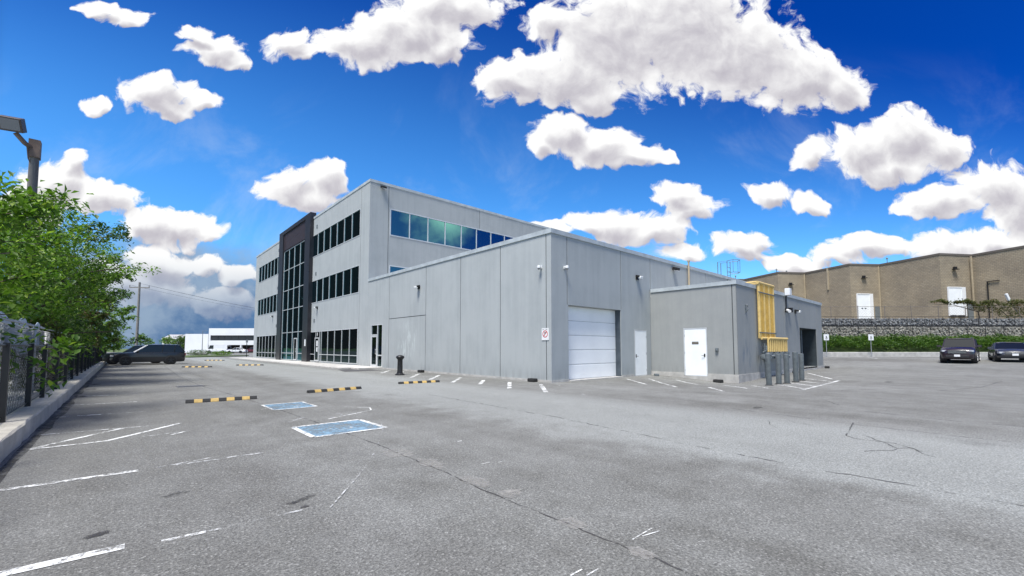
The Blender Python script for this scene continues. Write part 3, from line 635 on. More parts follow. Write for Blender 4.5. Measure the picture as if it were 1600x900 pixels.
# bullet camera on conduit
e = empty('security_camera', (29.3, SY, 3.6), label='white bullet camera hanging by conduit on the small block', cat='camera', group='security cameras')
m = MB(); m.box(29.12, 29.5, SY - .32, SY - .05, 4.60, 5.02); m.build('junction_box', WHITEP, e, bevel=.02)
m = MB(); m.tube([(29.35, SY - .06, 4.6), (29.35, SY - .04, 3.7)], .035, 8); m.box(29.25, 29.45, SY - .07, SY - .002, 3.6, 3.85); m.build('conduit', BLACK, e)
m = MB(); m.tube([(29.35, SY - .1, 3.72), (28.85, SY - .35, 3.62)], .085, 10); m.build('housing', WHITEP, e, smooth=True)
m = MB(); m.box(29.7, 29.95, SY - .25, SY - .003, 3.62, 3.9); tag(m.build('wall_speaker', BLACK, bevel=.02), 'small black speaker box beside the bullet camera on the small block', 'speaker')
m = MB(); m.tube([(22.95, SY - .003, 3.62), (22.95, SY - .10, 3.6), (22.95, SY - .12, 3.4), (22.95, SY - .03, 3.28)], .03, 8); m.box(22.88, 23.02, SY - .02, SY - .002, 3.22, 3.66); tag(m.build('wall_hook', METER), 'small grey hook on the small block left of the yellow pipes', 'hook')
m = MB(); m.box(SX - .09, SX - .002, 8.86, 9.0, 1.30, 1.48); m.box(SX - .12, SX - .09, 8.89, 8.97, 1.33, 1.42); tag(m.build('door_intercom', METER, bevel=.01), 'small grey intercom box right of the plaque door', 'intercom')

# sign by the corner
def text_obj(txt, size, m, name, parent, mtx, extr=.002, bold=0):
    cu = bpy.data.curves.new(name, 'FONT'); cu.body = txt; cu.size = size; cu.extrude = extr; cu.align_x = 'CENTER'; cu.align_y = 'CENTER'; cu.offset = bold
    t = bpy.data.objects.new(name + '_tmp', cu); COL.objects.link(t); bpy.context.view_layer.update()
    me = bpy.data.meshes.new_from_object(t.evaluated_get(bpy.context.evaluated_depsgraph_get())); bpy.data.objects.remove(t)
    me.transform(mtx); me.materials.clear(); me.materials.append(m); me.name = name
    o = bpy.data.objects.new(name, me); COL.objects.link(o); o.parent = parent; return o
sg = empty('parking_sign', (FX - .02, 12.87, 2.08), label='white no parking sign with red ring on the warehouse corner', cat='sign')
m = MB(); m.box(-.004, .016, -.21, .21, -.26, .26); m.build('plate', WHITEP, sg, local=True)
RED = mat('sign_red', (.55, .03, .03), .5); SBLK = mat('sign_black', (.02, .02, .02), .5)
m = MB(); nseg = 28
for k in range(nseg):
    a0, a1 = 2 * pi * k / nseg, 2 * pi * (k + 1) / nseg
    m.quad(*[(-.0065, r_ * cos(a_), .01 + r_ * sin(a_)) for r_, a_ in ((.12, a0), (.155, a0), (.155, a1), (.12, a1))])
m.obox((-.0085, 0, .01), .0008, .125, .014, rx=-pi / 4); m.build('prohibition_ring', RED, sg, local=True)
FR = Matrix(((0, 0, -1, 0), (-1, 0, 0, 0), (0, 1, 0, 0), (0, 0, 0, 1)))      # text plane -> wall facing -x
text_obj('P', .2, SBLK, 'letter', sg, Matrix.Translation((-.006, 0, .01)) @ FR, .0008, .004)
m = MB(); m.quad((-.0055, .12, .20), (-.0055, .16, .22), (-.0055, .16, .18)); m.box(-.006, -.005, .06, .13, .193, .207); m.box(-.006, -.005, -.12, -.03, .19, .21); m.build('arrow', SBLK, sg, local=True)
# number over the office door
nb = MB(); nb.box(FX - .03, FX - .024, ybs[6] + .35, ybs[6] + .75, 2.52, 2.98); NB = nb.build('number_plate', BLACK, B)
o8 = text_obj('8', .42, WHITEP, 'number', NB, Matrix.Translation((-.035, ybs[6] + .55 - Y1, 2.75)) @ FR, .002, .008)

# ------------------------------------------------------------------ gas service
G = empty('gas_service', (25.4, SY - .1, 0), label='yellow gas pipes running down the small block to grey meters', cat='gas pipes')
for k in range(10):
    x = 24.42 + k * .245; m = MB(); zb = 1.98
    m.tube([(x, SY - .14, 4.84), (x, SY - .14, zb)], .075, 8, True); m.build('riser_pipe', YELLOW if k % 3 else YELPALE, G, smooth=True)
m = MB(); m.tube([(24.3, SY - .14, 4.88), (26.75, SY - .14, 4.88)], .085, 10); 
m.tube([(24.42, SY - .14, 4.92), (24.42, SY + .6, 4.92)], .06, 8); m.tube([(24.9, SY - .14, 4.90), (24.9, SY + .8, 4.90)], .05, 8); m.build('top_header', YELPALE, G, smooth=True)
m = MB()
for z in (4.35, 2.25): m.box(24.2, 26.85, SY - .22, SY - .19, z, z + .05); 
m.build('pipe_bracket', METER, G)
m = MB(); m.tube([(24.4, SY - .22, 1.98), (26.9, SY - .22, 1.98)], .07, 10); m.tube([(25.2, SY - .30, 1.98), (27.65, SY - .48, 1.98)], .07, 10); m.build('lower_header', YELPALE, G, smooth=True)
for k in range(11):
    x = 25.1 + k * .245; yy = SY - .30 - .17 * k / 10; m = MB(); m.tube([(x, yy, 1.96), (x, yy, 1.28)], .05, 8); m.build('drop_pipe', YELPALE, G, smooth=True)
    if k % 3 == 0:
        m = MB(); m.obox((x + .2, yy, 1.08), .17, .13, .17); m.lathe((x + .2, yy - .14, 1.05), [(.09, -.02), (.11, 0), (.09, .04)], 12); m.tube([(x, yy, 1.28), (x, yy, 1.16), (x + .1, yy, 1.16)], .04, 8); m.tube([(x + .35, yy, 1.16), (x + .45, yy, 1.16), (x + .45, yy, 1.3)], .04, 8)
        m.build('meter', METER, G, bevel=.03)
m = MB(); m.tube([(24.25, SY - .3, 1.10), (27.6, SY - .45, 1.02)], .07, 10); m.tube([(24.5, SY - .3, 1.7), (24.5, SY - .3, .85), (24.6, SY - .3, .75), (24.6, SY - .3, .0)], .05, 8)
m.lathe((24.45, SY - .32, 1.02), [(.05, -.16), (.20, -.10), (.22, 0), (.20, .08), (.08, .14), (.06, .3)], 16); m.lathe((24.9, SY - .34, 1.12), [(.05, -.12), (.15, -.06), (.16, 0), (.05, .12)], 14)
m.tube([(24.35, SY - .3, 1.25), (24.35, SY - .45, 1.35), (24.35, SY - .45, 1.6)], .045, 8); m.build('regulator', METER, G, smooth=True)

# bollards
def bollard(x, y, h, label, lean=0):
    e = empty('bollard', (x, y, GZ(x, y)), label=label, cat='bollard', group='grey steel bollards guarding the gas meters')
    e.rotation_euler = (lean, lean * .5, random.uniform(0, 3))
    m = MB(); m.lathe((0, 0, 0), [(.105, -.03), (.105, h - .05), (.102, h - .02), (.085, h - .004), (.04, h + .006)], 20); m.build('post', GREYP, e, local=True, smooth=True)
    m = MB(); m.lathe((0, 0, 0), [(.16, .001), (.15, .02), (.11, .035)], 16); m.build('footing', RUBBER, e, local=True)
bollard(19.79, 6.07, 1.31, 'grey bollard nearest the camera, left end of the row at the gas meters', -.012)
bollard(20.82, 6.01, 1.30, 'second bollard from the left in the row at the gas meters', .01)
bollard(21.47, 5.88, 1.27, 'middle one of the five grey bollards at the gas meters', .0)
bollard(22.59, 5.83, 1.36, 'taller capped bollard, fourth from the left at the gas meters', -.01)
bollard(23.69, 5.88, 1.26, 'rightmost grey bollard in front of the dark opening', .008)
m = MB(); m.lathe((11.27, 21.56, 0), [(.26, 0), (.26, .05), (.17, .10), (.145, .2), (.135, .82), (.15, .86), (.19, .90), (.225, .95), (.225, .99), (.19, 1.04), (.10, 1.08), (.02, 1.09)], 24)
tag(m.build('black_bollard', BLACK, smooth=True), 'black round-headed post standing in front of the pale washed wall', 'bollard')

# bait stations / small boxes at the foot of walls
def bait(x, y, rz, label, m_=RUBBER, s=1., group='rodent bait boxes along the walls'):
    e = empty('bait_box', (x, y, GZ(x, y)), rz, label=label, cat='bait box', group=group)
    m = MB(); m.obox((0, 0, .065 * s), .20 * s, .13 * s, .06 * s); m.build('base', m_, e, local=True, bevel=.02)
    m = MB(); m.obox((0, 0, .135 * s), .19 * s, .12 * s, .018 * s); m.build('lid', m_, e, local=True, bevel=.012)
bait(13.35, 22.9, 1.57, 'black bait box at the wall foot just right of the black post')
bait(13.35, 13.4, 1.57, 'black bait box at the wall foot by the warehouse corner')
bait(21.35, 8.75, 1.4, 'black bait box with a white spot at the foot of the small block corner')
m = MB(); m.quad((21.14, 8.83, .161), (21.14, 8.70, .161), (21.24, 8.70, .161), (21.24, 8.83, .161))
bait(36.9, 7.6, .1, 'black bait box at the far right corner of the small block')
bait(21.2, 11.9, .8, 'small grey block on the ground in the nook between the white doors', METER, .8, 'rodent bait boxes along the walls')
bait(29.2, 7.55, .1, 'black bait box behind the rightmost bollard')

# roof ladder cage, vent pipe
L_ = empty('roof_ladder', (32.7, Y1 + .1, HL), label='galvanised roof ladder rails with hoops above the warehouse parapet', cat='ladder')
m = MB()
for dx in (-.28, .28): m.tube([(32.9 + dx, Y1 - .02, HL - 1.8), (32.9 + dx, Y1 - .02, HL + 1.25), (32.9 + dx, Y1 + .65, HL + 1.25), (32.9 + dx, Y1 + .65, HL + .1)], .028, 6)
m.build('rail', METER, L_)
m = MB()
for k in range(9): m.tube([(32.62, Y1 - .02, HL - 1.6 + k * .3), (33.18, Y1 - .02, HL - 1.6 + k * .3)], .016, 6)
m.build('rung', METER, L_)
m = MB()
for z in (HL + .35, HL + 1.25): m.tube([(32.62, Y1 - .02, z), (32.45, Y1 - .5, z), (32.9, Y1 - .8, z), (33.35, Y1 - .5, z), (33.18, Y1 - .02, z)], .02, 6)
for x_, y_ in ((32.45, -.5), (32.9, -.8), (33.35, -.5)): m.tube([(x_, Y1 + y_, HL + .35), (x_, Y1 + y_, HL + 1.25)], .016, 6)
m.build('safety_cage', METER, L_)
m = MB(); m.tube([(26.3, Y1 - .12, HS - .2), (26.3, Y1 - .12, 6.95)], .06, 10); m.tube([(26.3, Y1 - .12, 6.92), (26.3, Y1 - .12, 7.0)], .085, 10)
tag(m.build('vent_pipe', CREAM, smooth=True), 'cream vent pipe rising against the warehouse wall behind the small block', 'pipe')

# ------------------------------------------------------------------ road markings
def mark(pts, w=.10, m_=PW, z=.005, name='parking_line', jit=.05):
    out = []
    for a, b in zip(pts, pts[1:]):
        n = max(1, int(math.dist(a, b) / .5)); out += [(a[0] + (b[0] - a[0]) * i / n, a[1] + (b[1] - a[1]) * i / n) for i in range(n)]
    out.append(pts[-1]); return line_strip(name, out, w, z, m_, jitter=jit)
mark([(-1.0, 10.97), (-.13, 10.88)], .07); mark([(-.13, 10.88), (.75, 10.76)], .06, PWF)
mark([(-.97, 9.52), (-.5, 10.15), (.08, 10.86)], .085); mark([(-.95, 9.49), (-.16, 9.52)], .085, z=.009); mark([(-.16, 9.52), (.3, 10.05), (.9, 10.80)], .085)
mark([(-1.02, 7.02), (.2, 7.01)], .10); mark([(.2, 7.01), (1.6, 7.0)], .07, PWF)
mark([(-1.02, 4.45), (.07, 4.43)], .11); mark([(.28, 4.35), (.56, 4.33)], .05); mark([(.56, 4.33), (1.5, 4.3)], .04, PWF)
mark([(-1.0, 13.5), (-.3, 13.4)], .085); mark([(-.3, 13.4), (.5, 13.28)], .08, PWF)
mark([(-.95, 16.05), (.35, 15.85)], .085); mark([(-.8, 18.75), (-.1, 18.5)], .085)
for y in (21.4, 24.1, 26.8, 29.5, 32.2, 35, 38, 41): mark([(-.9, y), (2.6 + random.uniform(-.6, .6), y - .2)], .10, PWF)
for y in (6.97, 4.4): mark([(.3, y + 2.6), (.95, y + 2.75)], .05, PWF)
mark([(.68, 9.47), (.97, 9.75)], .05)
# angled stalls along the low wing
for (a, b) in (((12.96, 26.2), (11.31, 23.9)), ((12.64, 21.87), (10.72, 19.36)), ((12.88, 20.1), (10.75, 17.6)), ((12.57, 17.7), (10.49, 15.4)), ((12.38, 15.6), (10.76, 13.84)), ((12.52, 13.98), (10.57, 11.81)), ((12.6, 12.17), (10.58, 9.98)), ((11.2, 8.95), (10.29, 8.02)),
               ((12.9, 24.3), (11.6, 22.5))):
    mark([a, b], .16, PW if a[1] > 9 else PWF)
for (a, b) in (((17.97, 11.62), (16.04, 9.46)), ((19.13, 11.14), (15.85, 8.07)), ((20.11, 10.26), (18.58, 8.49)), ((16.77, 7.24), (15.25, 6.03)), ((19.05, 7.6), (17.08, 5.91)), ((19.27, 6.54), (17.88, 5.53)), ((20.4, 5.94), (18.56, 4.57)), ((21.91, 5.95), (20.02, 4.5)), ((23.16, 5.82), (21.71, 4.55)), ((25.5, 6.4), (23.4, 4.7)), ((29.85, 7.1), (25.24, 5.03))):
    mark([a, b], .11, PW)
mark([(18.0, 4.44), (24.2, 4.56)], .12, PW, z=.009)
mark([(13.55, 12.2), (13.2, 11.6), (12.17, 11.05)], .08, PWF)
for k in range(7):
    a = (49.5 + k * 2.1, 9.8 - k * 2.3); mark([a, (a[0] - 2.6, a[1] - 1.1)], .12, PW if k % 2 else PWF, z=.02)
# accessible bays: blue squares with white borders
def bay(x0, x1, y0, y1, b=.09, mm=PBL):
    q = MB(); q.quad((x0, y0, .005), (x1, y0, .005), (x1, y1, .005), (x0, y1, .005)); q.build('blue_bay_paint', mm, kind='structure')
    for p_ in (((x0, y0), (x1, y0)), ((x1, y0), (x1, y1)), ((x1, y1), (x0, y1)), ((x0, y1), (x0, y0))): mark(list(p_), b, PW, .009, 'bay_border')
bay(2.42, 3.70, 7.60, 8.80); bay(2.74, 3.72, 11.5, 12.72, .06, PBL)
# wheelchair-symbol remains
def symbol(cx_, cy_, s):
    seg = [[(-.05, .38), (.0, .1), (.22, .1), (.3, -.2), (.42, -.16)], [(-.02, .24), (.18, .24)]]
    for sgm in seg: mark([(cx_ + s * a, cy_ + s * b) for a, b in sgm], .05 * s * 2, PWF, .010, 'wheelchair_mark')
    mark([(cx_ + s * (.0 + .27 * cos(t)), cy_ + s * (-.12 + .27 * sin(t))) for t in [i * .35 + 2 for i in range(13)]], .09 * s, PWF, .010, 'wheelchair_mark')
symbol(3.2, 12.1, .9); symbol(3.05, 8.2, .7)
mark([(2.53, 9.46), (3.0, 10.0)], .09, PWF); mark([(3.25, 9.33), (4.47, 9.96), (4.63, 10.4), (4.2, 10.96)], .045, PW, jit=.4); mark([(3.35, 9.5), (3.62, 9.65), (3.70, 9.95)], .11, PWF)
mark([(5.0, 10.6), (4.5, 9.9), (4.15, 9.0), (3.90, 8.22), (3.55, 7.4), (2.88, 6.18), (2.45, 5.5), (2.09, 4.97), (1.49, 4.17)], .013, PWF, .012, 'scratch_line', .6)
for (a, b) in (((3.48, 4.43), (3.61, 4.42)), ((3.69, 4.34), (3.78, 4.34)), ((3.01, 1.92), (3.33, 1.93)), ((3.12, 1.9), (3.31, 1.86)), ((2.24, 1.9), (2.36, 1.9)), ((2.32, 1.83), (2.45, 1.83)), ((4.02, 5.73), (4.1, 5.73)), ((2.54, 11.85), (2.91, 12.12))): mark([a, b], .012 if a[1] < 5 else .03, PW, name='scratch_line')
# seams and cracks
def crack(pts, w, m_=CRACK, z=.003, wob=.03, name='crack'):
    out = []
    for a, b in zip(pts, pts[1:]):
        n = max(1, int(math.dist(a, b) / .11)); out += [(a[0] + (b[0] - a[0]) * i / n + random.uniform(-wob, wob), a[1] + (b[1] - a[1]) * i / n + random.uniform(-wob, wob) * .3) for i in range(n)]
    out.append(pts[-1]); line_strip(name, out, w, z, m_, jitter=.5)
crack([(2.86, -6), (2.86, 1.4), (2.87, 3.5), (2.93, 4.4), (2.98, 6.4), (2.94, 9.0), (2.85, 12), (2.7, 14.9), (2.33, 21.0), (2.2, 27.7), (2.6, 46)], .020, wob=.012)
crack([(10.51, -14), (10.51, -.3), (10.55, .6), (10.65, 1.9), (11.5, 5.8)], .03, CRACKF); crack([(6.44, -9), (6.40, 1.7), (6.57, 3.3), (6.99, 6.3), (7.3, 12)], .03, CRACKF)
crack([(10.9, 1.85), (10.4, 1.80), (9.7, 1.72), (9.18, 1.67), (8.98, 1.44), (9.05, 1.1), (8.81, .86), (8.6, .68)], .022, CRACK, wob=.03); crack([(9.5, 1.5), (9.3, 1.35), (9.12, 1.28), (8.9, 1.1), (8.6, .95)], .02, CRACK, wob=.03)
crack([(8.0, 1.25), (8.17, 1.17), (8.38, .98), (8.6, .95), (8.81, .81), (8.43, .68), (8.3, .5)], .02, CRACK, wob=.03); crack([(9.9, 3.1), (9.68, 2.98), (9.4, 2.9), (9.14, 2.7)], .012, CRACKF, wob=.03)
crack([(15.4, 4.4), (15.0, 3.2), (13.8, 2.6)], .03, CRACKF); crack([(13.0, 2.0), (12.6, .3), (12.9, -1.3)], .04, CRACKF); crack([(17.5, -1), (16.8, -3), (18, -4.4)], .04, CRACKF); crack([(21, 1.2), (24, .2), (29, -.4)], .05, CRACKF); crack([(14, 7.0), (17, 4.2), (20.5, 2.6), (24.5, .2)], .04, CRACKF)
def blot(x, y, rx, ry, rz, m_, name, z=.006):
    n = 22; ph = [random.uniform(.7, 1.2) for _ in range(n)]
    sheet = [(x + rx * ph[i] * cos(2 * pi * i / n) * cos(rz) - ry * ph[i] * sin(2 * pi * i / n) * sin(rz), y + rx * ph[i] * cos(2 * pi * i / n) * sin(rz) + ry * ph[i] * sin(2 * pi * i / n) * cos(rz)) for i in range(n)]
    sheet_poly(name, sheet, z, m_, kind='structure')
for (x, y, a, b, r_) in ((1.42, 4.62, .10, .045, .5), (1.27, 4.56, .07, .04, 0), (1.33, 4.38, .04, .03, 0), (.46, 5.62, .12, .06, .3), (-.38, 6.97, .10, .03, .2), (-.1, 4.85, .09, .05, .4), (2.25, 20.7, .35, .22, 0), (11.8, 3.9, .2, .1, 0), (-.88, 18.6, .14, .3, 0), (-.8, 21.6, .16, .38, 0), (-.77, 24.4, .16, .4, 0), (24.8, 2.9, .35, .15, 0)):
    blot(x, y, a, b, r_, OIL if a > .05 else CRACK, 'oil_stain')
for (x, y, a, b) in ((2.95, 5.7, .22, .3), (3.02, 4.9, .13, .3), (2.98, 3.9, .12, .25), (3.0, 3.35, .14, .12), (2.9, 2.45, .10, .14), (2.86, 1.75, .08, .12), (2.7, 15.8, .3, .5), (2.1, 20.9, .6, .4)):
    blot(x, y, a, b, 0, DUST, 'dust_patch', .0075)
# manhole / trench cover ahead
m = MB(); m.obox((2.0, 20.75, .004), .42, .3, .004, rz=.05); m.build('drain_cover', mat('cast_iron', (.05, .05, .05), .6), kind='structure')

# ------------------------------------------------------------------ speed bumps
YB = mat('bump_yellow', (.50, .34, .11), .7, var=.2, vscale=12)
def bump_proto():
    e = empty('speed_bump'); n = 9; L = 1.74
    def seg(a, b, mm, nm):
        m = MB(); pr = [(-.09, 0), (-.085, .02), (-.045, .085), (.045, .085), (.085, .02), (.09, 0)]
        for k in range(len(pr) - 1): m.quad((a, pr[k][0], pr[k][1]), (a, pr[k + 1][0], pr[k + 1][1]), (b, pr[k + 1][0], pr[k + 1][1]), (b, pr[k][0], pr[k][1]))
        m.quad(*[(a, p_, z) for p_, z in pr][::-1]); m.quad(*[(b, p_, z) for p_, z in pr])
        m.quad((a, -.09, 0), (b, -.09, 0), (b, .09, 0), (a, .09, 0))
        m.build(nm, mm, e, local=True, smooth=True)
    xs = [-L / 2 + L * i / n for i in range(n + 1)]
    for i in range(n): seg(xs[i] + (.0), xs[i + 1], YB if i % 2 else RUBBER, 'yellow_band' if i % 2 else 'rubber_body')
    return e
BP = bump_proto()
spots = [((1.31, 14.57), (2.97, 14.44), 'yellow and black wheel stop nearest on the left beside the small blue bay'), ((4.59, 15.13), (6.47, 15.36), 'yellow and black wheel stop in the middle of the lot, right of the blue bay'),
         ((8.48, 16.31), (10.25, 16.04), 'yellow and black wheel stop on the asphalt right of the black post'), ((3.4, 40.9), (5.05, 39.6), 'wheel stop just past the tail of the black estate suv'), ((7.1, 42.1), (8.81, 40.9), 'wheel stop in the distance nearest the office front'), ((7.01, 60.1), (8.7, 58.9), 'farthest wheel stop, toward the grass island')]
for i, (a, b, lb) in enumerate(spots):
    if i == 0: e = BP
    else:
        e = BP.copy(); COL.objects.link(e)
        for ch in BP.children: c_ = ch.copy(); COL.objects.link(c_); c_.parent = e
    e.location = ((a[0] + b[0]) / 2, (a[1] + b[1]) / 2, .001); e.rotation_euler = (0, 0, math.atan2(b[1] - a[1], b[0] - a[0])); tag(e, lb, 'wheel stop', 'yellow and black rubber wheel stops')
    e.scale.x = math.dist(a, b) / 1.74

# ------------------------------------------------------------------ fence on the kerb
MESHW = mat('black_chain_link', (.02, .022, .024), .5)
F = empty('chain_link_fence', (-1.4, 10, .29), label='black chain link fence with square posts on the left kerb', cat='fence')
py = [5.6, 8.2, 10.73, 13.29, 15.4, 18.2, 20.96] + [20.96 + 2.6 * k for k in range(1, 19)]
for k, y in enumerate(py):
    m = MB(); m.box(-1.445, -1.365, y - .04, y + .04, .28, 1.58); m.build('post', BLACK, F)
m = MB(); m.tube([(-1.42, 3, 1.54), (-1.42, 67.5, 1.54)], .024, 6); m.tube([(-1.42, 3, .36), (-1.42, 67.5, .36)], .012, 6); m.build('top_rail', BLACK, F)
m = MB()
def wire(m, y0, z0, y1, z1, x, w):
    m.quad((x, y0 - w, z0), (x, y0 + w, z0), (x, y1 + w, z1), (x, y1 - w, z1)); m.quad((x - w, y0, z0), (x + w, y0, z0), (x + w, y1, z1), (x - w, y1, z1))
y = 4.0
while y < 67:
    st = .16 if y < 26 else .3; w = .0018 if y < 26 else .004
    for s2 in (1, -1): wire(m, y, .33, y + s2 * 1.2, 1.53, -1.46, w)
    y += st
m.build('mesh', MESHW, F)
# galvanised neighbour fence, sagging mesh
F2 = empty('galvanised_fence', (-2.0, 12, 0), label='taller galvanised fence with sagging mesh behind the black fence', cat='fence')
for y in (7.0, 13.0, 19.0, 25.0, 31.0, 37., 43.): m = MB(); m.tube([(-1.95, y, 0), (-1.95, y, 2.15)], .035, 8); m.build('post', STEELG, F2)
m = MB(); m.tube([(-1.95, 5, 2.12), (-1.95, 43, 2.12)], .022, 6); m.build('top_rail', STEELG, F2)
m = MB(); y = 5.
while y < 43:
    for s2 in (1, -1):
        for k in range(4):
            za, zb = .05 + k * .5, .55 + k * .5; ya_, yb_ = y + s2 * k * .5, y + s2 * (k + 1) * .5
            sag = lambda yy, zz: -1.98 - .10 * sin(yy * 1.7) * (1 - zz / 2.2) - .06 * sin(yy * 4.1 + 1) * (1 - zz / 2.2)
            a, b = sag(ya_, za), sag(yb_, zb); w = .004
            m.quad((a, ya_ - w, za), (a, ya_ + w, za), (b, yb_ + w, zb), (b, yb_ - w, zb)); m.quad((a - w, ya_, za), (a + w, ya_, za), (b + w, yb_, zb), (b - w, yb_, zb))
    y += .13
m.build('mesh', STEELG, F2)
# pale container / tarp behind the fence
cn = empty('hanging_tarp', (-2.1, 17.5, 1.5), label='pale blue white tarp hung along the galvanised fence behind the left fence', cat='tarp')
TARP = mat('pale_tarp', (.50, .60, .68), .5, var=.12, vscale=3.)
m = MB(); nT = 60
for side in (0, 1):
    for k in range(nT + 1):
        y = 14.6 + 6.6 * k / nT
        for jz in range(7): m.v.append((-2.07 - .012 * side + .05 * sin(y * 3.1 + jz * .4) * (1 - jz / 8), y, 1.42 + .1 * sin(y * 1.3) * (jz == 0) + (.13 + .02 * sin(y * 2.2)) * jz))
o1 = (nT + 1) * 7
for k in range(nT):
    for jz in range(6):
        a = k * 7 + jz; m.f.append((a, a + 1, a + 8, a + 7)); m.f.append((o1 + a, o1 + a + 7, o1 + a + 8, o1 + a + 1))
    a = k * 7; m.f.append((a, a + 7, o1 + a + 7, o1 + a)); a += 6; m.f.append((a, o1 + a, o1 + a + 7, a + 7))
m.build('sheet', TARP, cn, smooth=True)
for k in range(12): y = 14.7 + k * .58; m = MB(); m.tube([(-2.05, y, 2.2), (-1.96, y, 2.14)], .012, 5); m.build('tie', STEELG, cn)

# ------------------------------------------------------------------ trees
def leaves_mesh(name, C, size, m, parent, droop=.5, aspect=.45):
    """C: (n,3) leaf centres; one folded leaf each"""
    n = len(C); off = np.array(ORG.get(parent.name, tuple(parent.location)) if parent is not None else (0, 0, 0))
    th = rng.uniform(0, 2 * pi, n); dz = rng.normal(-droop, .35, n)
    d = np.stack([np.cos(th), np.sin(th), dz], 1); d /= np.linalg.norm(d, axis=1)[:, None]
    up = np.stack([rng.normal(0, .45, n), rng.normal(0, .45, n), np.ones(n)], 1)
    s = np.cross(d, up); s /= np.linalg.norm(s, axis=1)[:, None]; nn = np.cross(s, d)
    L = size * rng.uniform(.6, 1.25, n)[:, None]; Wd = L * aspect * rng.uniform(.8, 1.15, n)[:, None]
    C = C - off
    V = np.stack([C - d * L * .5, C + s * Wd * .5 + nn * Wd * .16, C + d * L * .5 - nn * L * .10, C - s * Wd * .5 + nn * Wd * .16], 1).reshape(-1, 3)
    me = bpy.data.meshes.new(name); me.vertices.add(4 * n); me.vertices.foreach_set('co', V.ravel().astype('f'))
    base = np.arange(n)[:, None] * 4; tri = np.concatenate([base + np.array([0, 1, 2]), base + np.array([0, 2, 3])], 1).reshape(-1)
    me.loops.add(6 * n); me.loops.foreach_set('vertex_index', tri.astype('i'))
    me.polygons.add(2 * n); me.polygons.foreach_set('loop_start', (np.arange(2 * n) * 3).astype('i')); 
    me.update(calc_edges=True)
    a = me.color_attributes.new('leafvar', 'FLOAT_COLOR', 'POINT')
    c = np.stack([rng.uniform(0, 1, n), rng.uniform(0, 1, n), rng.uniform(0, 1, n), np.ones(n)], 1); a.data.foreach_set('color', np.repeat(c, 4, 0).ravel().astype('f'))
    me.materials.append(m); me.validate()
    o = bpy.data.objects.new(name, me); COL.objects.link(o); o.parent = parent; return o

def tree(x, y, h, rx, label, nleaf, lsize, m=LEAF, z0=.12, ry=None, group='leafy trees behind the left fence', ntwig=None, kind='leafy_tree', spray=.38, trunk=.13, lean=(0, 0), zb=0):
    ry = ry or rx; e = empty(kind, (x, y, zb), label=label, cat='tree', group=group)
    tr = MB(); top = Vector((x + lean[0], y + lean[1], zb + h * .88)); base = Vector((x, y, zb - .05))
    n = 7; pts = [base.lerp(top, k / n) + Vector((random.uniform(-.08, .08), random.uniform(-.08, .08), 0)) * (k > 0) for k in range(n + 1)]
    tr.tube(pts, [trunk * (1 - .85 * k / n) for k in range(n + 1)], 8)
    nb_ = 16; tips = []
    for k in range(nb_):
        f = .18 + .72 * k / nb_; p0 = base.lerp(top, f); a = k * 2.4 + random.uniform(-.4, .4)
        ext = (1 - .55 * max(0, f - .35) / .65) * random.uniform(.75, 1.05)
        p2 = p0 + Vector((rx * ext * cos(a), ry * ext * sin(a), h * random.uniform(-.02, .16))); p1 = p0.lerp(p2, .5) + Vector((0, 0, h * .05))
        tr.tube([p0, p1, p2], [trunk * .38, trunk * .22, trunk * .06], 5); tips.append((p0, p1, p2))
    # leaf sprays: along limbs and through the crown volume
    ntwig = ntwig or nleaf // 78; cen = []; spray *= 1.25
    while len(cen) < ntwig:
        if random.random() < .55:
            p0, p1, p2 = random.choice(tips); t = random.uniform(.25, 1.08); q = (p0.lerp(p1, t * 2) if t < .5 else p1.lerp(p2, t * 2 - 1)) + Vector([random.gauss(0, .16 * rx) for _ in range(3)])
        else:
            u = np.array([random.gauss(0, 1) for _ in range(3)]); u /= np.linalg.norm(u); rr = random.uniform(.55, 1.) ** .5
            f = .5 + .5 * u[2] * rr; wdt = math.sqrt(max(0.05, 1 - (max(0, f - .42) / .6) ** 2)) * math.sqrt(min(1, .45 + f * 1.6))
            q = Vector((x + lean[0] * f + u[0] * rx * rr * wdt, y + lean[1] * f + u[1] * ry * rr * wdt, zb + h * (z0 + (1 - z0) * f)))
        if q.z > zb + h * z0 * .7: cen.append(q)
    for k in range(9 if nleaf > 5000 else 0):       # long shoots that break the outline
        a = random.uniform(0, 2 * pi); f = random.uniform(.55, .98); q0 = base.lerp(top, f) + Vector((rx * .6 * cos(a), ry * .6 * sin(a), 0)); q1 = q0 + Vector((rx * .55 * cos(a), ry * .55 * sin(a), h * random.uniform(.03, .14)))
        tr.tube([tuple(q0), tuple(q0.lerp(q1, .5) + Vector((0, 0, .08))), tuple(q1)], [.025, .016, .005], 4)
        for t in (.35, .6, .85, 1.0): cen.append(q0.lerp(q1, t))
    cen = np.array([tuple(q) for q in cen]); k = nleaf // len(cen)
    twig = rng.normal(0, 1, (len(cen), 3)) * np.array([1, 1, .35]); twig /= np.linalg.norm(twig, axis=1)[:, None]
    t = rng.uniform(-1, 1, (len(cen), k)); P_ = cen[:, None, :] + twig[:, None, :] * t[..., None] * spray + rng.normal(0, spray * .22, (len(cen), k, 3)); P_[..., 2] -= (t ** 2) * spray * .4
    for q, tw in zip(cen[::3], twig[::3]): tr.tube([tuple(q - tw * spray), tuple(q), tuple(q + tw * spray - np.array([0, 0, spray * .35]))], [.012, .009, .004], 3, False)
    tr.build('trunk', BARK, e, smooth=True)
    leaves_mesh('crown', P_.reshape(-1, 3), lsize, m, e)
    return e
tree(-3.6, 12.6, 5.9, 2.4, 'nearest bright green tree at the left edge, leaves hanging over the fence', 15500, .19, LEAF, .27, 2.6, spray=.45)
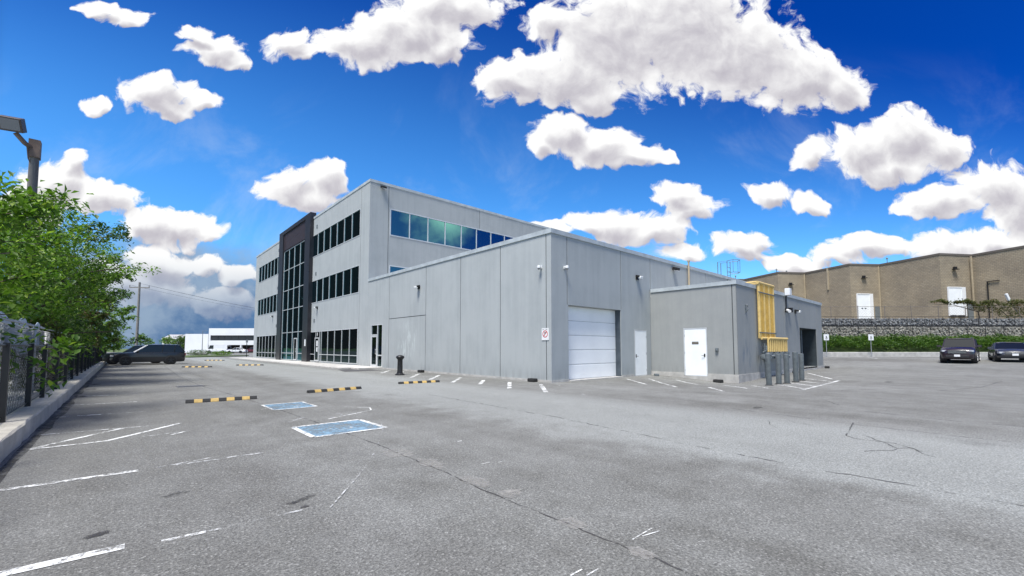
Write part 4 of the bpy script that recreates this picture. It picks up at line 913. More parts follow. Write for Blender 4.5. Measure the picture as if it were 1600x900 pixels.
tree(-4.1, 18.4, 5.7, 2.4, 'bright green tree just behind the nearest one by the lamp pole', 13000, .18, LEAF, .30, 2.6, spray=.42)
tree(-3.2, 24.2, 7.5, 2.8, 'tall tree with spiky shoots leaning out right of the lamp pole', 17000, .16, LEAF, .30, 2.8, spray=.48, lean=(.7, 0))
tree(-3.8, 31.0, 8.3, 3.2, 'dark green tree in the middle of the left row', 15000, .2, LEAFD, .28, 3.0)
tree(-4.0, 38.0, 8.0, 3.3, 'dark rounded tree past the middle of the left row', 12500, .22, LEAFD, .28, 3.3)
tree(-3.9, 45.5, 7.4, 3.2, 'bronze tinged tree above the second parked car', 13000, .24, LEAFB, .28, 3.4)
tree(-3.4, 53.5, 7.0, 3.2, 'green tree at the far end of the fence', 11000, .26, LEAFD, .25, 3.4)
tree(-3.0, 62.0, 6.2, 3.2, 'last tree of the left row beside the utility pole', 9000, .28, LEAF, .22, 3.4)
# vines and scrub at the fence
def shrub(name, x, y, rx, ry, h, n, size, m, label, cat='shrub', group=None, zb=0):
    e = empty(name, (x, y, zb), label=label, cat=cat, group=group)
    u = rng.normal(0, 1, (n, 3)); u /= np.linalg.norm(u, axis=1)[:, None]; r_ = rng.uniform(.5, 1, n)[:, None] ** .5
    P_ = u * r_ * np.array([rx, ry, h * .5]); P_ *= (1 + .22 * np.sin(P_[:, :1] * 5 + P_[:, 1:2] * 4.)); P_ += np.array([x, y, zb + h * .5])
    P_ = P_[P_[:, 2] > zb + .02]
    st = MB()
    for k in range(9): a = random.uniform(0, 6.28); st.tube([(x, y, zb), (x + rx * .4 * cos(a), y + ry * .4 * sin(a), zb + h * .5), (x + rx * .7 * cos(a), y + ry * .7 * sin(a), zb + h * .8)], [.03, .02, .006], 5)
    st.build('stem', BARK, e); leaves_mesh('foliage', P_, size, m, e)
shrub('fence_shrub', -2.4, 23.5, .9, 1.6, 2.6, 5000, .13, LEAFB, 'bronze green scrub pressed against the fence below the spiky tree')
shrub('fence_shrub', -2.6, 28.5, 1.1, 2.6, 3.2, 7000, .15, LEAFD, 'dark scrub behind the fence, nearer of two dark clumps')
shrub('fence_shrub', -2.6, 35, 1.2, 3.6, 3.4, 7000, .18, LEAFD, 'dark scrub behind the fence, farther of two dark clumps')
shrub('fence_shrub', -2.6, 45, 1.2, 6, 3.2, 8000, .2, LEAFB, 'long reddish scrub behind the fence near the second parked car')
shrub('fence_shrub', -2.6, 58, 1.2, 7, 3.0, 7000, .24, LEAFD, 'long dark scrub at the far end of the fence')

# flood-light pole
WOOD = mat('weathered_pole', (.085, .08, .078), .85, col2=(.22, .21, .20), vscale=2., stretch=(4, 4, .5), bump=.4)
lp = empty('light_pole', (-3.1, 26.7, 0), label='weathered pole with a tilted box floodlight above the left trees', cat='light pole')
m = MB(); m.tube([(-3.1, 26.7, 0), (-3.1, 26.7, 10.2)], [.19, .145], 12); m.build('pole', WOOD, lp, smooth=True)
m = MB(); m.tube([(-3.1, 26.7, 9.85), (-3.35, 26.35, 9.95), (-3.6, 26.2, 10.25)], .09, 8); m.tube([(-3.1, 26.7, 9.0), (-3.25, 26.55, 9.4), (-3.3, 26.4, 9.95)], .025, 6); m.box(-3.27, -2.93, 26.5, 26.9, 9.5, 10.25); m.build('arm', mat('rusty_arm', (.14, .10, .08), .7, var=.3), lp)
m = MB(); m.obox((-3.68, 26.05, 10.52), .34, .18, .27, rz=-.25, rx=.5); m.build('lamp_head', mat('brown_lamp_housing', (.06, .045, .04), .5, var=.2), lp, bevel=.02)
m = MB(); m.obox((-3.72, 25.89, 10.44), .28, .01, .21, rz=-.25, rx=.5); m.build('lens', mat('grey_lens', (.16, .17, .19), .25), lp)

# utility poles and wires
up = empty('utility_pole', (1.5, 86, 0), label='wooden utility pole with crossarm at the end of the tree row', cat='utility pole')
m = MB(); m.tube([(1.5, 86, 0), (1.5, 86, 11.4)], [.2, .13], 8); m.build('pole', mat('pale_pole', (.22, .21, .19), .9, var=.2), up)
m = MB(); m.obox((1.5, 86, 10.6), 1.3, .06, .07, rz=-.5); m.tube([(.4, 86.6, 10.65), (.4, 86.6, 10.95)], .05, 6); m.tube([(2.6, 85.4, 10.65), (2.6, 85.4, 10.95)], .05, 6); m.build('crossarm', mat('pale_pole', (.22, .21, .19)), up)
m = MB()
for dx, dz_ in ((-1.1, 0), (0, .3), (1.1, 0)):
    pts = []
    for k in range(17):
        t = k / 16; pts.append((1.5 + dx * .9 - 60 + 160 * t if False else 1.5 + dx + (t - .0) * 75, 86 - dx * .5 + t * 60, 10.95 + dz_ - 4 * 2.2 * t * (1 - t)))
    m.tube(pts, .012, 4, False)
m.build('wires', BLACK, up)
up2 = empty('utility_pole', (76.5, 146, 0), label='far utility pole hidden behind the office block', cat='utility pole'); m = MB(); m.tube([(76.5, 146, 0), (76.5, 146, 11.3)], [.2, .13], 8); m.build('pole', mat('pale_pole', (.2, .2, .2)), up2)
lx, ly = sin(R(YAW)) * 122 - cos(R(YAW)) * 88, cos(R(YAW)) * 122 + sin(R(YAW)) * 88
m = MB(); m.tube([(lx, ly, 0), (lx, ly, 6.2)], [.10, .06], 8); m.tube([(lx, ly, 6.15), (lx + .9, ly - .7, 6.3)], .04, 6)
tag(m.build('street_lamp', METER), 'thin dark lamp post between the two parts of the white office', 'street lamp')

# ------------------------------------------------------------------ vehicles
TYRE = mat('tyre', (.015, .015, .016), .85); RIM = mat('alloy_rim', (.45, .46, .48), .3, .7); RIMD = mat('dark_rim', (.05, .05, .055), .35, .6)
CGL = mat('car_glass', (.006, .007, .008), .06, spec=.6); TRIMB = mat('car_trim', (.02, .02, .022), .55); HLG = mat('headlamp_glass', (.45, .47, .5), .12); TLR = mat('tail_lamp', (.30, .01, .01), .2); CHR = mat('chrome', (.6, .6, .62), .15, 1.)
def carpaint(name, c): return mat(name, c, .32, 0, coat=.8, spec=.4)
def car(name, label, loc, rz, paint, L=4.9, Wd=1.95, H=1.75, hood=1.02, belt=1.05, cowl=.62, rear=-.0, wb=2.95, r=.38, kind='suv', rim=RIM, group=None, cat='car', rails=False, plate=True, apil=None):
    """heading +x. hood height, belt height, cowl: x fraction where the windscreen starts"""
    e = empty(name, (loc[0], loc[1], loc[2]), rz, label=label, cat=cat, group=group)
    hx = L / 2; w = Wd / 2; xc = hx - {'suv': 1.45, 'sedan': 1.40, 'van': .75}[kind]
    sedan = kind == 'sedan'; van = kind == 'van'
    xr = -hx + (.75 if sedan else .06)      # where the cabin ends at belt level
    zb = .24
    st = [(-hx, .72, .45, belt - .22, .9), (-hx + .06, .86, .28, belt - .08, .97), (-hx + .3, .95, zb, belt - .02, 1), (-hx + 1.0, 1, zb, belt, 1), (0, 1, zb, belt, 1), (xc - .1, 1, zb, belt - .01, 1), (xc + .25, .99, zb, hood + .01, 1), (hx - .55, .96, zb, hood - .04, 1), (hx - .2, .90, zb + .02, hood - .12, 1), (hx - .05, .80, zb + .08, hood - .24, 1), (hx, .68, zb + .14, hood - .36, 1)]
    b = MB(); rings = []
    for (x, ws, z0_, z1_, _) in st:
        ww = w * ws; zm = (z0_ + z1_) / 2
        half = [(ww * .80, z0_), (ww * .96, z0_ + .07), (ww, zm - .05), (ww * .995, zm + .12), (ww * .955, z1_ - .06), (ww * .86, z1_)]
        ring = [(x, a, z) for a, z in half] + [(x, 0, z1_ + .025)] + [(x, -a, z) for a, z in half[::-1]]; rings.append(len(b.v)); b.v += ring
    nR = 13
    for i0, i1 in zip(rings, rings[1:]):
        for j in range(nR): k = (j + 1) % nR; b.f.append((i0 + j, i1 + j, i1 + k, i0 + k))
    b.f.append(tuple(rings[0] + j for j in range(nR))); b.f.append(tuple(rings[-1] + j for j in range(nR))[::-1])
    b.build('body', paint, e, local=True, smooth=True)
    # cabin
    rw = w * (.88 if van else .74 if sedan else .80); bwid = w * .90
    xt0 = xr + (.95 if sedan else (.42 if not van else .05)); xt1 = xc - (.88 if not van else .40)
    zt = H - .05
    cb = MB(); bl = [(xr, -bwid, belt - .05), (xc + .02, -bwid, belt - .06), (xc + .02, bwid, belt - .06), (xr, bwid, belt - .05)]
    tl_ = [(xt0, -rw, zt), (xt1, -rw, zt), (xt1, rw, zt), (xt0, rw, zt)]
    i = len(cb.v); cb.v += bl + tl_; cb.f += [(0, 1, 5, 4), (1, 2, 6, 5), (2, 3, 7, 6), (3, 0, 4, 7), (4, 5, 6, 7)]
    cb.build('windows', CGL, e, local=True)
    rf = MB(); ins = .03
    rr_ = [[(xt0 - .06, zt - .02), (xt0 + .15, zt + .03), ((xt0 + xt1) / 2, zt + .05), (xt1 - .2, zt + .03), (xt1 + .04, zt - .015)]][0]
    idx = []
    for (x, z) in rr_:
        idx.append(len(rf.v)); rf.v += [(x, -rw - .02, z - .05), (x, -rw * .85, z + .005), (x, 0, z + .02), (x, rw * .85, z + .005), (x, rw + .02, z - .05)]
    for a, c_ in zip(idx, idx[1:]):
        for j in range(4): rf.f.append((a + j, a + j + 1, c_ + j + 1, c_ + j))
    rf.build('roof', paint, e, local=True, smooth=True)
    for s in (-1, 1):
        def edge(p, q, wd, mm=None):
            pl = MB(); pl.tube([p, q], wd, 6, False); pl.build('pillar', mm or paint, e, local=True)
        edge((xc, s * bwid, belt - .05), (xt1, s * (rw + .005), zt - .02), .035, apil); edge((xr, s * bwid, belt - .04), (xt0, s * (rw + .005), zt - .02), .05 if not sedan else .04)
        mid = (xt0 + xt1) / 2 + .1
        for xx in ([mid, (mid + xt0) / 2 - .25] if not sedan else [mid]):
            edge((xx, s * (bwid + .004), belt - .03), (xx - .06, s * (rw + .01), zt - .03), .032)
    if van:
        vb = MB(); xx1 = xt1 - .95
        for s in (-1, 1): vb.quad(*[(a, s * (c_ + .012), z) for a, c_, z in ((xr, bwid, belt - .06), (xx1, bwid, belt - .06), (xx1, rw, zt), (xt0, rw, zt))][::s])
        vb.build('side_panel', paint, e, local=True)
    # wheels
    for sx2 in (1, -1):
        for s in (-1, 1):
            xw = sx2 * wb / 2 + (.05 if not van else .0); yw = s * (w - .10)
            a = MB(); a.tube([(xw, s * (w - .30), r + .02), (xw, s * (w + .006), r + .02)], r * 1.14, 20); a.build('wheel_arch', TRIMB, e, local=True)
            t_ = MB(); t_.tube([(xw, yw - .10, r), (xw, yw - .085, r), (xw, yw + .085, r), (xw, yw + .125, r)], [r * .93, r, r, r * .93], 22); T = t_.build('wheel', TYRE, e, local=True, smooth=True)
            rm = MB(); yo = yw + s * .128 if s > 0 else yw - .128
            yo = s * (w + .030)
            rm.tube([(xw, yo - s * .05, r), (xw, yo - s * .01, r)], [r * .66, r * .68], 20)
            for k in range(5):
                an = k * 2 * pi / 5 + .3; rm.obox((xw + cos(an) * r * .36, yo, r + sin(an) * r * .36), r * .30, .012, r * .075, ry=-an)
            rm.obox((xw, yo, r), .05, .018, .05); rm.build('rim', rim, T, local=True)
    # front end
    fm = MB(); zg = hood - .34
    fm.obox((hx - .02, 0, zg), .035, w * .52, .12); fm.obox((hx + .0, 0, zb + .22), .03, w * .62, .075); fm.build('grille', TRIMB, e, local=True, bevel=.015)
    gb = MB()
    for k in range(3): gb.obox((hx + .018, 0, zg - .07 + k * .07), .006, w * .5, .010)
    gb.build('grille_bar', CHR, e, local=True)
    for s in (-1, 1):
        hl = MB(); hl.obox((hx - .13, s * w * .72, hood - .27), .11, w * .15, .065, rz=-s * .45); hl.build('headlight', HLG, e, local=True, bevel=.02)
        tl2 = MB(); tl2.obox((-hx + .05, s * w * .78, belt - .22), .04, w * .08, .10 if not sedan else .07, rz=s * .3); tl2.build('tail_light', TLR, e, local=True, bevel=.01)
        mr = MB(); mr.obox((xc - .25, s * (w + .12), belt + .06), .06, .11, .075); mr.tube([(xc - .22, s * (w * .88), belt), (xc - .24, s * (w + .08), belt + .04)], .025, 6); mr.build('mirror', paint if not van else TRIMB, e, local=True, bevel=.02)
    for s in (-1, 1):
        dl = MB()
        for xx in (xc - .25, xc - 1.25, xc - 2.2):
            if xx > -hx + .9: dl.obox((xx, s * (w + .001), (belt + zb) / 2 + .02), .006, .004, (belt - zb) / 2 - .12)
        dl.obox((0, s * w * 1.0, .33), wb / 2 - r * 1.15, .012, .05)
        for xx in (xc - 1.12, xc - 2.07): dl.obox((xx, s * (w + .01), belt - .17), .09, .012, .014)
        dl.build('door_trim', TRIMB, e, local=True)
    if plate:
        p_ = MB(); p_.obox((hx + .045, 0, zb + .28), .004, .15, .075); p_.build('number_plate', WHITEP, e, local=True)
    if rails:
        rl = MB()
        for s in (-1, 1): rl.tube([(xt0 + .1, s * rw * .88, zt + .05), (xt0 + .25, s * rw * .88, zt + .10), (xt1 - .3, s * rw * .88, zt + .10), (xt1 - .1, s * rw * .88, zt + .05)], .018, 6)
        rl.build('roof_rail', CHR, e, local=True)
    return e
BKP = carpaint('black_car_paint', (.010, .010, .014)); NAVY = carpaint('dark_blue_car_paint', (.012, .016, .026)); PLUM = carpaint('dark_plum_car_paint', (.018, .010, .016)); WHP = carpaint('white_car_paint', (.72, .73, .73)); GRP = carpaint('slate_car_paint', (.03, .035, .05))
car('parked_suv', 'long black estate suv seen side-on against the left kerb', (1.75, 49.75, 0), pi + .02, BKP, L=5.0, Wd=1.98, H=1.78, rim=RIMD, wb=3.0, hood=1.06, belt=1.12, apil=mat('pillar_glare', (.7, .72, .74), .3))  # front pillars coloured pale to stand for glare along the windscreen edge
car('parked_suv', 'dark green grey vehicle half hidden behind the black estate suv', (.9, 53.0, 0), pi + .0, carpaint('dark_green_paint', (.02, .03, .03)), L=4.8, Wd=1.9, H=1.72, rim=RIMD)
car('parked_suv', 'dark plum suv facing the camera at the right kerb, alloy wheel showing', (46.75, 1.35, GZ(45.9, 1.6)), pi - .03, PLUM, L=4.9, Wd=1.86, H=1.80, hood=1.12, belt=1.14, rim=mat('bright_rim', (.8, .8, .8), .35), rails=True)
car('parked_sedan', 'dark sedan facing the camera at the right edge', (49.0, -1.15, GZ(48.0, -1.)), pi + .09, GRP, L=4.7, Wd=1.86, H=1.42, hood=.92, belt=.92, wb=2.75, r=.33, kind='sedan', rim=RIMD)
car('parked_van', 'white panel van parked before the white building', (19.0, 138.5, 0), pi - .65, WHP, L=5.6, Wd=2.0, H=2.15, hood=1.15, belt=1.15, wb=3.4, r=.36, kind='van', cat='van')
car('parked_sedan', 'white sedan parked right of the white van', (22.4, 133.0, 0), pi - .65, WHP, L=4.9, Wd=1.86, H=1.48, hood=.92, belt=.92, wb=2.8, r=.34, kind='sedan', rim=RIMD)
car('parked_sedan', 'dark red car at the white building, beside the office corner', (27.0, 139.0, 0), pi - .65, carpaint('dark_red_paint', (.12, .012, .02)), L=4.6, Wd=1.86, H=1.6, hood=.95, belt=.95, wb=2.7, r=.34)

# ------------------------------------------------------------------ far white building
def CW2(Xc, Zc): return (sN * Zc + cN * Xc, cN * Zc - sN * Xc)      # site coordinates turned by the street's bearing
Wb = empty('white_office', (*CW2(-85, 130), 0), label='long white two storey industrial office with dark window bands', cat='building')
WST = mat('white_stucco', (.76, .77, .77), .8, var=.04, vscale=.4); TINT = mat('tint_band', (.015, .02, .028), .12)
def street_box(m, X0, X1, Z0, Z1, z0, z1):
    c = [CW2(X0, Z0), CW2(X1, Z0), CW2(X1, Z1), CW2(X0, Z1)]; i = len(m.v); m.v += [(x, y, z0) for x, y in c] + [(x, y, z1) for x, y in c]
    m.f += [tuple(i + k for k in q) for q in ((0, 3, 2, 1), (4, 5, 6, 7), (0, 1, 5, 4), (1, 2, 6, 5), (2, 3, 7, 6), (3, 0, 4, 7))]; return m
m = MB(); street_box(m, -97.5, -90.5, 128, 160, 0, 5.55); street_box(m, -90.0, -88.4, 127.5, 160, 0, 5.6); m.build('wall', WST, Wb)
m = MB(); street_box(m, -90.5, -90.0, 127.8, 128.6, 0, 5.5); m.build('pilaster', mat('grey_pilaster', (.25, .26, .27), .8), Wb)
m = MB(); street_box(m, -88.4, -40, 125, 160, 5.05, 7.1); street_box(m, -88.4, -40, 125.02, 160, 2.25, 3.55); street_box(m, -88.4, -40, 125.6, 160, 3.5, 5.1); street_box(m, -88.4, -87.9, 125, 125.6, 3.55, 5.05); m.build('upper_wall', WST, Wb)
m = MB(); street_box(m, -87.9, -40, 125.25, 125.6, 3.55, 5.05); m.build('window', TINT, Wb)
m = MB(); street_box(m, -88.4, -40, 128.0, 159, 0, 2.25); m.build('loading_recess', DARKIN, Wb)
m = MB()
for k in range(12): street_box(m, -87.6 + k * 4.2, -87.2 + k * 4.2, 125.05, 125.7, 0, 2.25)
m.build('column', WST, Wb)
m = MB()
for k in range(1, 24): street_box(m, -87.9 + k * 2, -87.86 + k * 2, 125.2, 125.25, 3.55, 5.05)
m.build('mullion', TRIMB, Wb)
# distant houses and trees
for k, (X_, Z_, w_, h_, lab) in enumerate(((-112, 170, 9, 5.5, 'pale house left of the white office, beyond the trees'), (-124, 180, 8, 6.0, 'pale house farthest left, seen over the black suv'), (-131, 165, 7, 4.8, 'low pale house by the end of the tree row'))):
    hb = empty('distant_house', (*CW2(X_, Z_), 0), label=lab, cat='house', group='pale houses in the distance')
    m = MB(); street_box(m, X_ - w_ / 2, X_ + w_ / 2, Z_, Z_ + 8, 0, h_); m.build('wall', WST, hb)
    m = MB(); a, b, c_, d = CW2(X_ - w_ / 2 - .3, Z_ - .3), CW2(X_ + w_ / 2 + .3, Z_ - .3), CW2(X_ + w_ / 2 + .3, Z_ + 8.3), CW2(X_ - w_ / 2 - .3, Z_ + 8.3); r0, r1 = CW2(X_ - w_ / 2 - .3, Z_ + 4), CW2(X_ + w_ / 2 + .3, Z_ + 4)
    m.quad((*a, h_), (*b, h_), (*r1, h_ + 1.8), (*r0, h_ + 1.8)); m.quad((*d, h_), (*r0, h_ + 1.8), (*r1, h_ + 1.8), (*c_, h_)); m.quad((*a, h_), (*r0, h_ + 1.8), (*d, h_)); m.quad((*b, h_), (*c_, h_), (*r1, h_ + 1.8)); m.build('roof', mat('pale_roof', (.35, .35, .36), .8), hb)
    m = MB(); street_box(m, X_ - 2, X_ - .5, Z_ - .06, Z_ - .01, 1, 2.4); street_box(m, X_ + 1, X_ + 2.5, Z_ - .06, Z_ - .01, 1, 2.4); m.build('window', TINT, hb)
dt = [(-101.5, 135, 6.0, 2.0, 'round green tree left of the white office'), (-108, 140, 5.6, 2.2, 'green tree between the pale houses'), (-99, 133, 5.6, 1.2, 'slim dark tree against the end of the white office'), (-114, 142, 5.2, 2.6, 'broad low tree right of the utility pole'), (-121, 140, 6.2, 3, 'bushy tree beside the utility pole'), (-128, 138, 5.6, 3.2, 'bushy tree hidden behind the utility pole'), (-96, 131, 3.0, 1.2, 'small thin tree before the blank white wall')]
for (X_, Z_, h_, r_, lab) in dt:
    x_, y_ = CW2(X_, Z_); tree(x_, y_, h_, r_, lab, 2600, .42, LEAFD if X_ > -110 else LEAF, .12, group='distant trees beyond the lot', spray=.5, trunk=.12, ntwig=110)
# grass island with shrubs and sign
gx = [CW2(*p) for p in ((-57.5, 76), (-46.5, 76), (-48, 64), (-53, 64))]
m = MB(); i0 = 0
m.v += [(x, y, 0) for x, y in gx] + [(x, y, .14) for x, y in gx]; m.f += [(4, 5, 6, 7)[::-1], (0, 1, 5, 4), (1, 2, 6, 5), (2, 3, 7, 6), (3, 0, 4, 7)]; m.build('grass_island', GRASS, kind='structure')
x_, y_ = CW2(-54.5, 75); shrub('low_shrub', x_, y_, 1.8, 1.2, 1.1, 1600, .16, LEAFD, 'low dark shrub on the grass island, left one')
x_, y_ = CW2(-51.0, 75.5); shrub('low_shrub', x_, y_, 1.5, 1.1, .9, 1400, .16, LEAF, 'low green shrub on the grass island, right one')
x_, y_ = CW2(-42, 68)
e = empty('street_sign', (x_, y_, 0), label='thin signpost beside the far office corner', cat='sign'); m = MB(); m.tube([(x_, y_, 0), (x_, y_, 2.7)], .05, 6); m.build('post', BLACK, e); m = MB(); m.obox((x_, y_ - .05, 2.5), .16, .012, .22, rz=-.7); m.build('plate', METER, e)

# ------------------------------------------------------------------ right side: kerb, bank, gabion wall, brick plant
def strip_mesh(profile, X0, X1, n, mm, name, jit=0, **kw):
    m = MB(); k = len(profile)
    for i in range(n + 1):
        X_ = X0 + (X1 - X0) * i / n
        for (Z_, z) in profile: x_, y_ = CW2(X_, Z_); m.v.append((x_, y_, z + (random.uniform(-jit, jit) if jit else 0)))
    for i in range(n):
        for j in range(k - 1): a = i * k + j; m.f.append((a, a + k, a + k + 1, a + 1))
    return m.build(name, mm, **kw)
strip_mesh([(43.8, .3), (43.8, 1.0), (43.83, 1.03), (44.25, 1.03), (44.25, .4)], 12, 90, 60, CONC, 'kerb', kind='structure')
strip_mesh([(44.25, .95), (45.3, 1.25), (46.6, 2.4), (47.0, 2.65), (47.3, 2.7)], 12, 90, 60, GRASS, 'bank', .05, kind='structure')
strip_mesh([(47.9, 4.72), (60, 4.8), (130, 4.8)], 12, 120, 30, mat('dry_ground', (.2, .19, .16), .95, var=.2), 'upper_yard', kind='structure')
# hedge
hg = empty('hedge', (*CW2(45, 45.2), 1.0), label='low dense green hedge along the foot of the stone gabion wall', cat='hedge')
n = 52000; Xh = rng.uniform(14, 78, n); sec = rng.uniform(0, 1, n); top = .95 + .14 * np.sin(Xh * 1.7) + .10 * np.sin(Xh * 4.3 + 1) + rng.normal(0, .10, n)
Zh = 44.35 + 2.3 * sec; zh = 1.0 + .85 * (sec ** .7) * 1.2 + top * rng.uniform(.25, 1, n) ** .6 * .85
C_ = np.stack([sN * Zh + cN * Xh, cN * Zh - sN * Xh, zh], 1)
leaves_mesh('foliage', C_, .19, LEAFD, hg, .1, .6)
# gabion wall
gabn = empty('gabion_wall', (*CW2(45, 47.2), 2.6), label='two tier grey stone gabion wall above the hedge', cat='wall')
def stones(Zf, z0, z1, X0, X1, s, mm):
    nx = int((X1 - X0) / s); nz = max(1, int((z1 - z0) / s)); V = []; Fc = []
    tt = np.array([(-1, -1, -1), (1, -1, -1), (1, 1, -1), (-1, 1, -1), (-1, -1, 1), (1, -1, 1), (1, 1, 1), (-1, 1, 1)], float)
    fq = [(0, 3, 2, 1), (4, 5, 6, 7), (0, 1, 5, 4), (1, 2, 6, 5), (2, 3, 7, 6), (3, 0, 4, 7)]; m = MB()
    off = Vector(gabn.location)
    for i in range(nx):
        for j in range(nz):
            c_ = np.array([X0 + (i + .5 + random.uniform(-.3, .3)) * s, Zf + random.uniform(0, .12), z0 + (j + .5 + random.uniform(-.2, .2)) * s])
            q = tt * (s * .42) * rng.uniform(.62, 1.15, (8, 3)); a = random.uniform(0, 3); ca, sa = cos(a), sin(a)
            q = np.stack([q[:, 0] * ca - q[:, 2] * sa, q[:, 1], q[:, 0] * sa + q[:, 2] * ca], 1) + c_
            b0 = len(m.v)
            for p in q: x_, y_ = CW2(p[0], p[1]); m.v.append((x_, y_, p[2]))
            m.f += [tuple(b0 + k for k in f_) for f_ in fq]
    o = m.build('stones', mm, gabn, kind='stuff')
    me = o.data; me.attributes.new('leafvar', 'FLOAT_COLOR', 'POINT'); nv_ = len(me.vertices) // 8
    me.attributes['leafvar'].data.foreach_set('color', np.repeat(np.stack([rng.uniform(0, 1, nv_)] * 3 + [np.ones(nv_)], 1), 8, 0).ravel().astype('f'))
    return o
def stone_mat(name, a, b):
    m = bpy.data.materials.new(name); m.use_nodes = True; t = m.node_tree; bs = t.nodes['Principled BSDF']; at = N(t, 'ShaderNodeAttribute', attribute_name='leafvar'); s = N(t, 'ShaderNodeSeparateColor'); LK(t, at.outputs['Color'], s.inputs[0])
    LK(t, MIX(t, s.outputs[0], a, b), bs.inputs['Base Color']); bs.inputs['Roughness'].default_value = .9; return m
stones(47.15, 2.45, 3.92, 20, 74, .165, stone_mat('buff_stone', (.17, .16, .14), (.42, .40, .35)))
stones(47.75, 3.92, 4.9, 20, 74, .165, stone_mat('blue_grey_stone', (.10, .104, .11), (.32, .325, .325)))
m = MB(); street_box(m, 19, 75, 47.35, 47.9, 2.2, 3.86); street_box(m, 19, 75, 47.95, 48.6, 3.86, 4.72); m.build('core', mat('dark_rubble', (.05, .05, .048), .95), gabn)
m = MB()
for k in range(28):
    X_ = 20 + k * 2
    for (Zf, a, b) in ((47.05, 2.5, 3.94), (47.66, 3.94, 4.92)): street_box(m, X_, X_ + .03, Zf, Zf + .03, a, b)
for (Zf, z) in ((47.05, 3.92), (47.66, 4.9), (47.66, 3.97)): street_box(m, 20, 74, Zf, Zf + .03, z, z + .04)
m.build('cage_wire', TRIMB, gabn)

# fence along the top of the gabion wall
rf = empty('wire_fence', (*CW2(45, 48.4), 4.8), label='thin wire fence on top of the gabion wall', cat='fence')
for k in range(15):
    X_ = 30.0 + k * 3.05; h_ = 1.45 + random.uniform(-.05, .1); a = CW2(X_, 48.4); b = CW2(X_ + random.uniform(-.1, .1), 48.4); m = MB(); m.tube([(*a, 4.6), (*b, 4.72 + h_)], .035, 6); m.build('post', mat('rusty_wire', (.16, .14, .12), .7), rf)
m = MB(); m.tube([(*CW2(30, 48.4), 6.12), (*CW2(73, 48.4), 6.16)], .022, 5); m.build('top_rail', mat('rusty_wire', (.16, .14, .12), .7), rf)
m = MB()
for k in range(int(43 / .3)):
    X_ = 30 + k * .3
    for s in (1, -1): m.tube([(*CW2(X_, 48.42), 4.75), (*CW2(X_ + s * 1.35, 48.42), 6.1)], .003, 3, False)
m.build('mesh', mat('rusty_wire', (.16, .14, .12), .7), rf)

# signs on posts at the right kerb
def acc_sign(X_, Z_, lab):
    x_, y_ = CW2(X_, Z_); e = empty('accessible_parking_sign', (x_, y_, GZ(x_, y_)), R(YAW) * -1, label=lab, cat='sign', group='accessible parking signs at the right kerb')
    m = MB(); m.tube([(0, 0, 0), (0, 0, 2.0)], .03, 8); m.build('post', STEELG, e, local=True)
    m = MB(); m.obox((0, -.04, 1.98), .26, .008, .30); m.build('plate', WHITEP, e, local=True)
    m = MB(); m.obox((.0, -.052, 2.06), .045, .003, .045); m.obox((.0, -.052, 1.96), .03, .003, .09); m.obox((.04, -.052, 1.93), .07, .003, .02)
    for k in range(10): a = 2.4 + k * .42; m.obox((.0 + .085 * cos(a), -.052, 1.87 + .085 * sin(a)), .02, .003, .014, ry=-a - pi / 2)
    m.build('wheelchair_symbol', SBLK, e, local=True)
acc_sign(36.2, 43.3, 'white accessible parking sign in the open at the right kerb'); acc_sign(31.55, 43.1, 'white accessible parking sign right behind the small block corner')

# brick plant: saw-tooth plan
vx = [(42.3, 67.8), (46.8, 68.1), (48.4, 60.9), (53.2, 61.4), (54.5, 54.1), (59.6, 54.9)]
sx_, sy_ = 6.1, -6.75
convex = [(48.4 - 6.1 * k, 60.9 + 6.75 * k) for k in (5, 4, 3, 2, 1)] + [(48.4, 60.9), (54.5, 54.1), (60.9, 47.6), (67.3, 41.0)]
path = []
for (cx_, cz_) in convex: path += [(cx_ - 1.45, cz_ + 7.25), (cx_, cz_)]
path += [(convex[-1][0] + 5, convex[-1][1] + .7)]
path = path[0:1] + [p for p in path[1:]]
BB = empty('brick_warehouse', (*CW2(60, 70), 4.8), label='tan block warehouse with saw-tooth loading bays on the upper yard', cat='building')
HB0, HB1 = 4.5, 13.5
m = MB(); m.uv = []; acc = 0
for a, b in zip(path, path[1:]):
    L_w = math.dist(a, b); A_, B_ = CW2(*a), CW2(*b)
    m.quad((*A_, HB0), (*B_, HB0), (*B_, HB1), (*A_, HB1)); m.uv += [(acc, HB0), (acc + L_w, HB0), (acc + L_w, HB1), (acc, HB1)]; acc += L_w
e0, e1 = path[0], path[-1]; back = [e1, (e1[0] + 30, e1[1] + 30), (e0[0] + 30, e0[1] + 30), e0]
for a, b in zip(back, back[1:]):
    A_, B_ = CW2(*a), CW2(*b); m.quad((*A_, HB0), (*B_, HB0), (*B_, HB1), (*A_, HB1)); m.uv += [(0, HB0), (30, HB0), (30, HB1), (0, HB1)]
m.build('wall', BRICK, BB)
m = MB(); m.quad(*[(*CW2(*p), HB1 - .3) for p in path + back[1:-1]]); m.build('roof', CONC, BB)
m = MB()
for a, b in zip(path, path[1:]):
    d = np.array(b) - np.array(a); d /= np.linalg.norm(d); nrm = np.array([d[1], -d[0]]) * .06
    pp_ = [np.array(a) - d * .03 + nrm, np.array(b) + d * .03 + nrm, np.array(b) + d * .03 - nrm * 4, np.array(a) - d * .03 - nrm * 4]
    i = len(m.v); m.v += [(*CW2(*q), HB1 - .22) for q in pp_] + [(*CW2(*q), HB1 + .03) for q in pp_]; m.f += [tuple(i + k for k in q) for q in ((0, 3, 2, 1), (4, 5, 6, 7), (0, 1, 5, 4), (1, 2, 6, 5), (2, 3, 7, 6), (3, 0, 4, 7))]
m.build('parapet_cap', mat('brown_flashing', (.13, .11, .09), .6), BB)
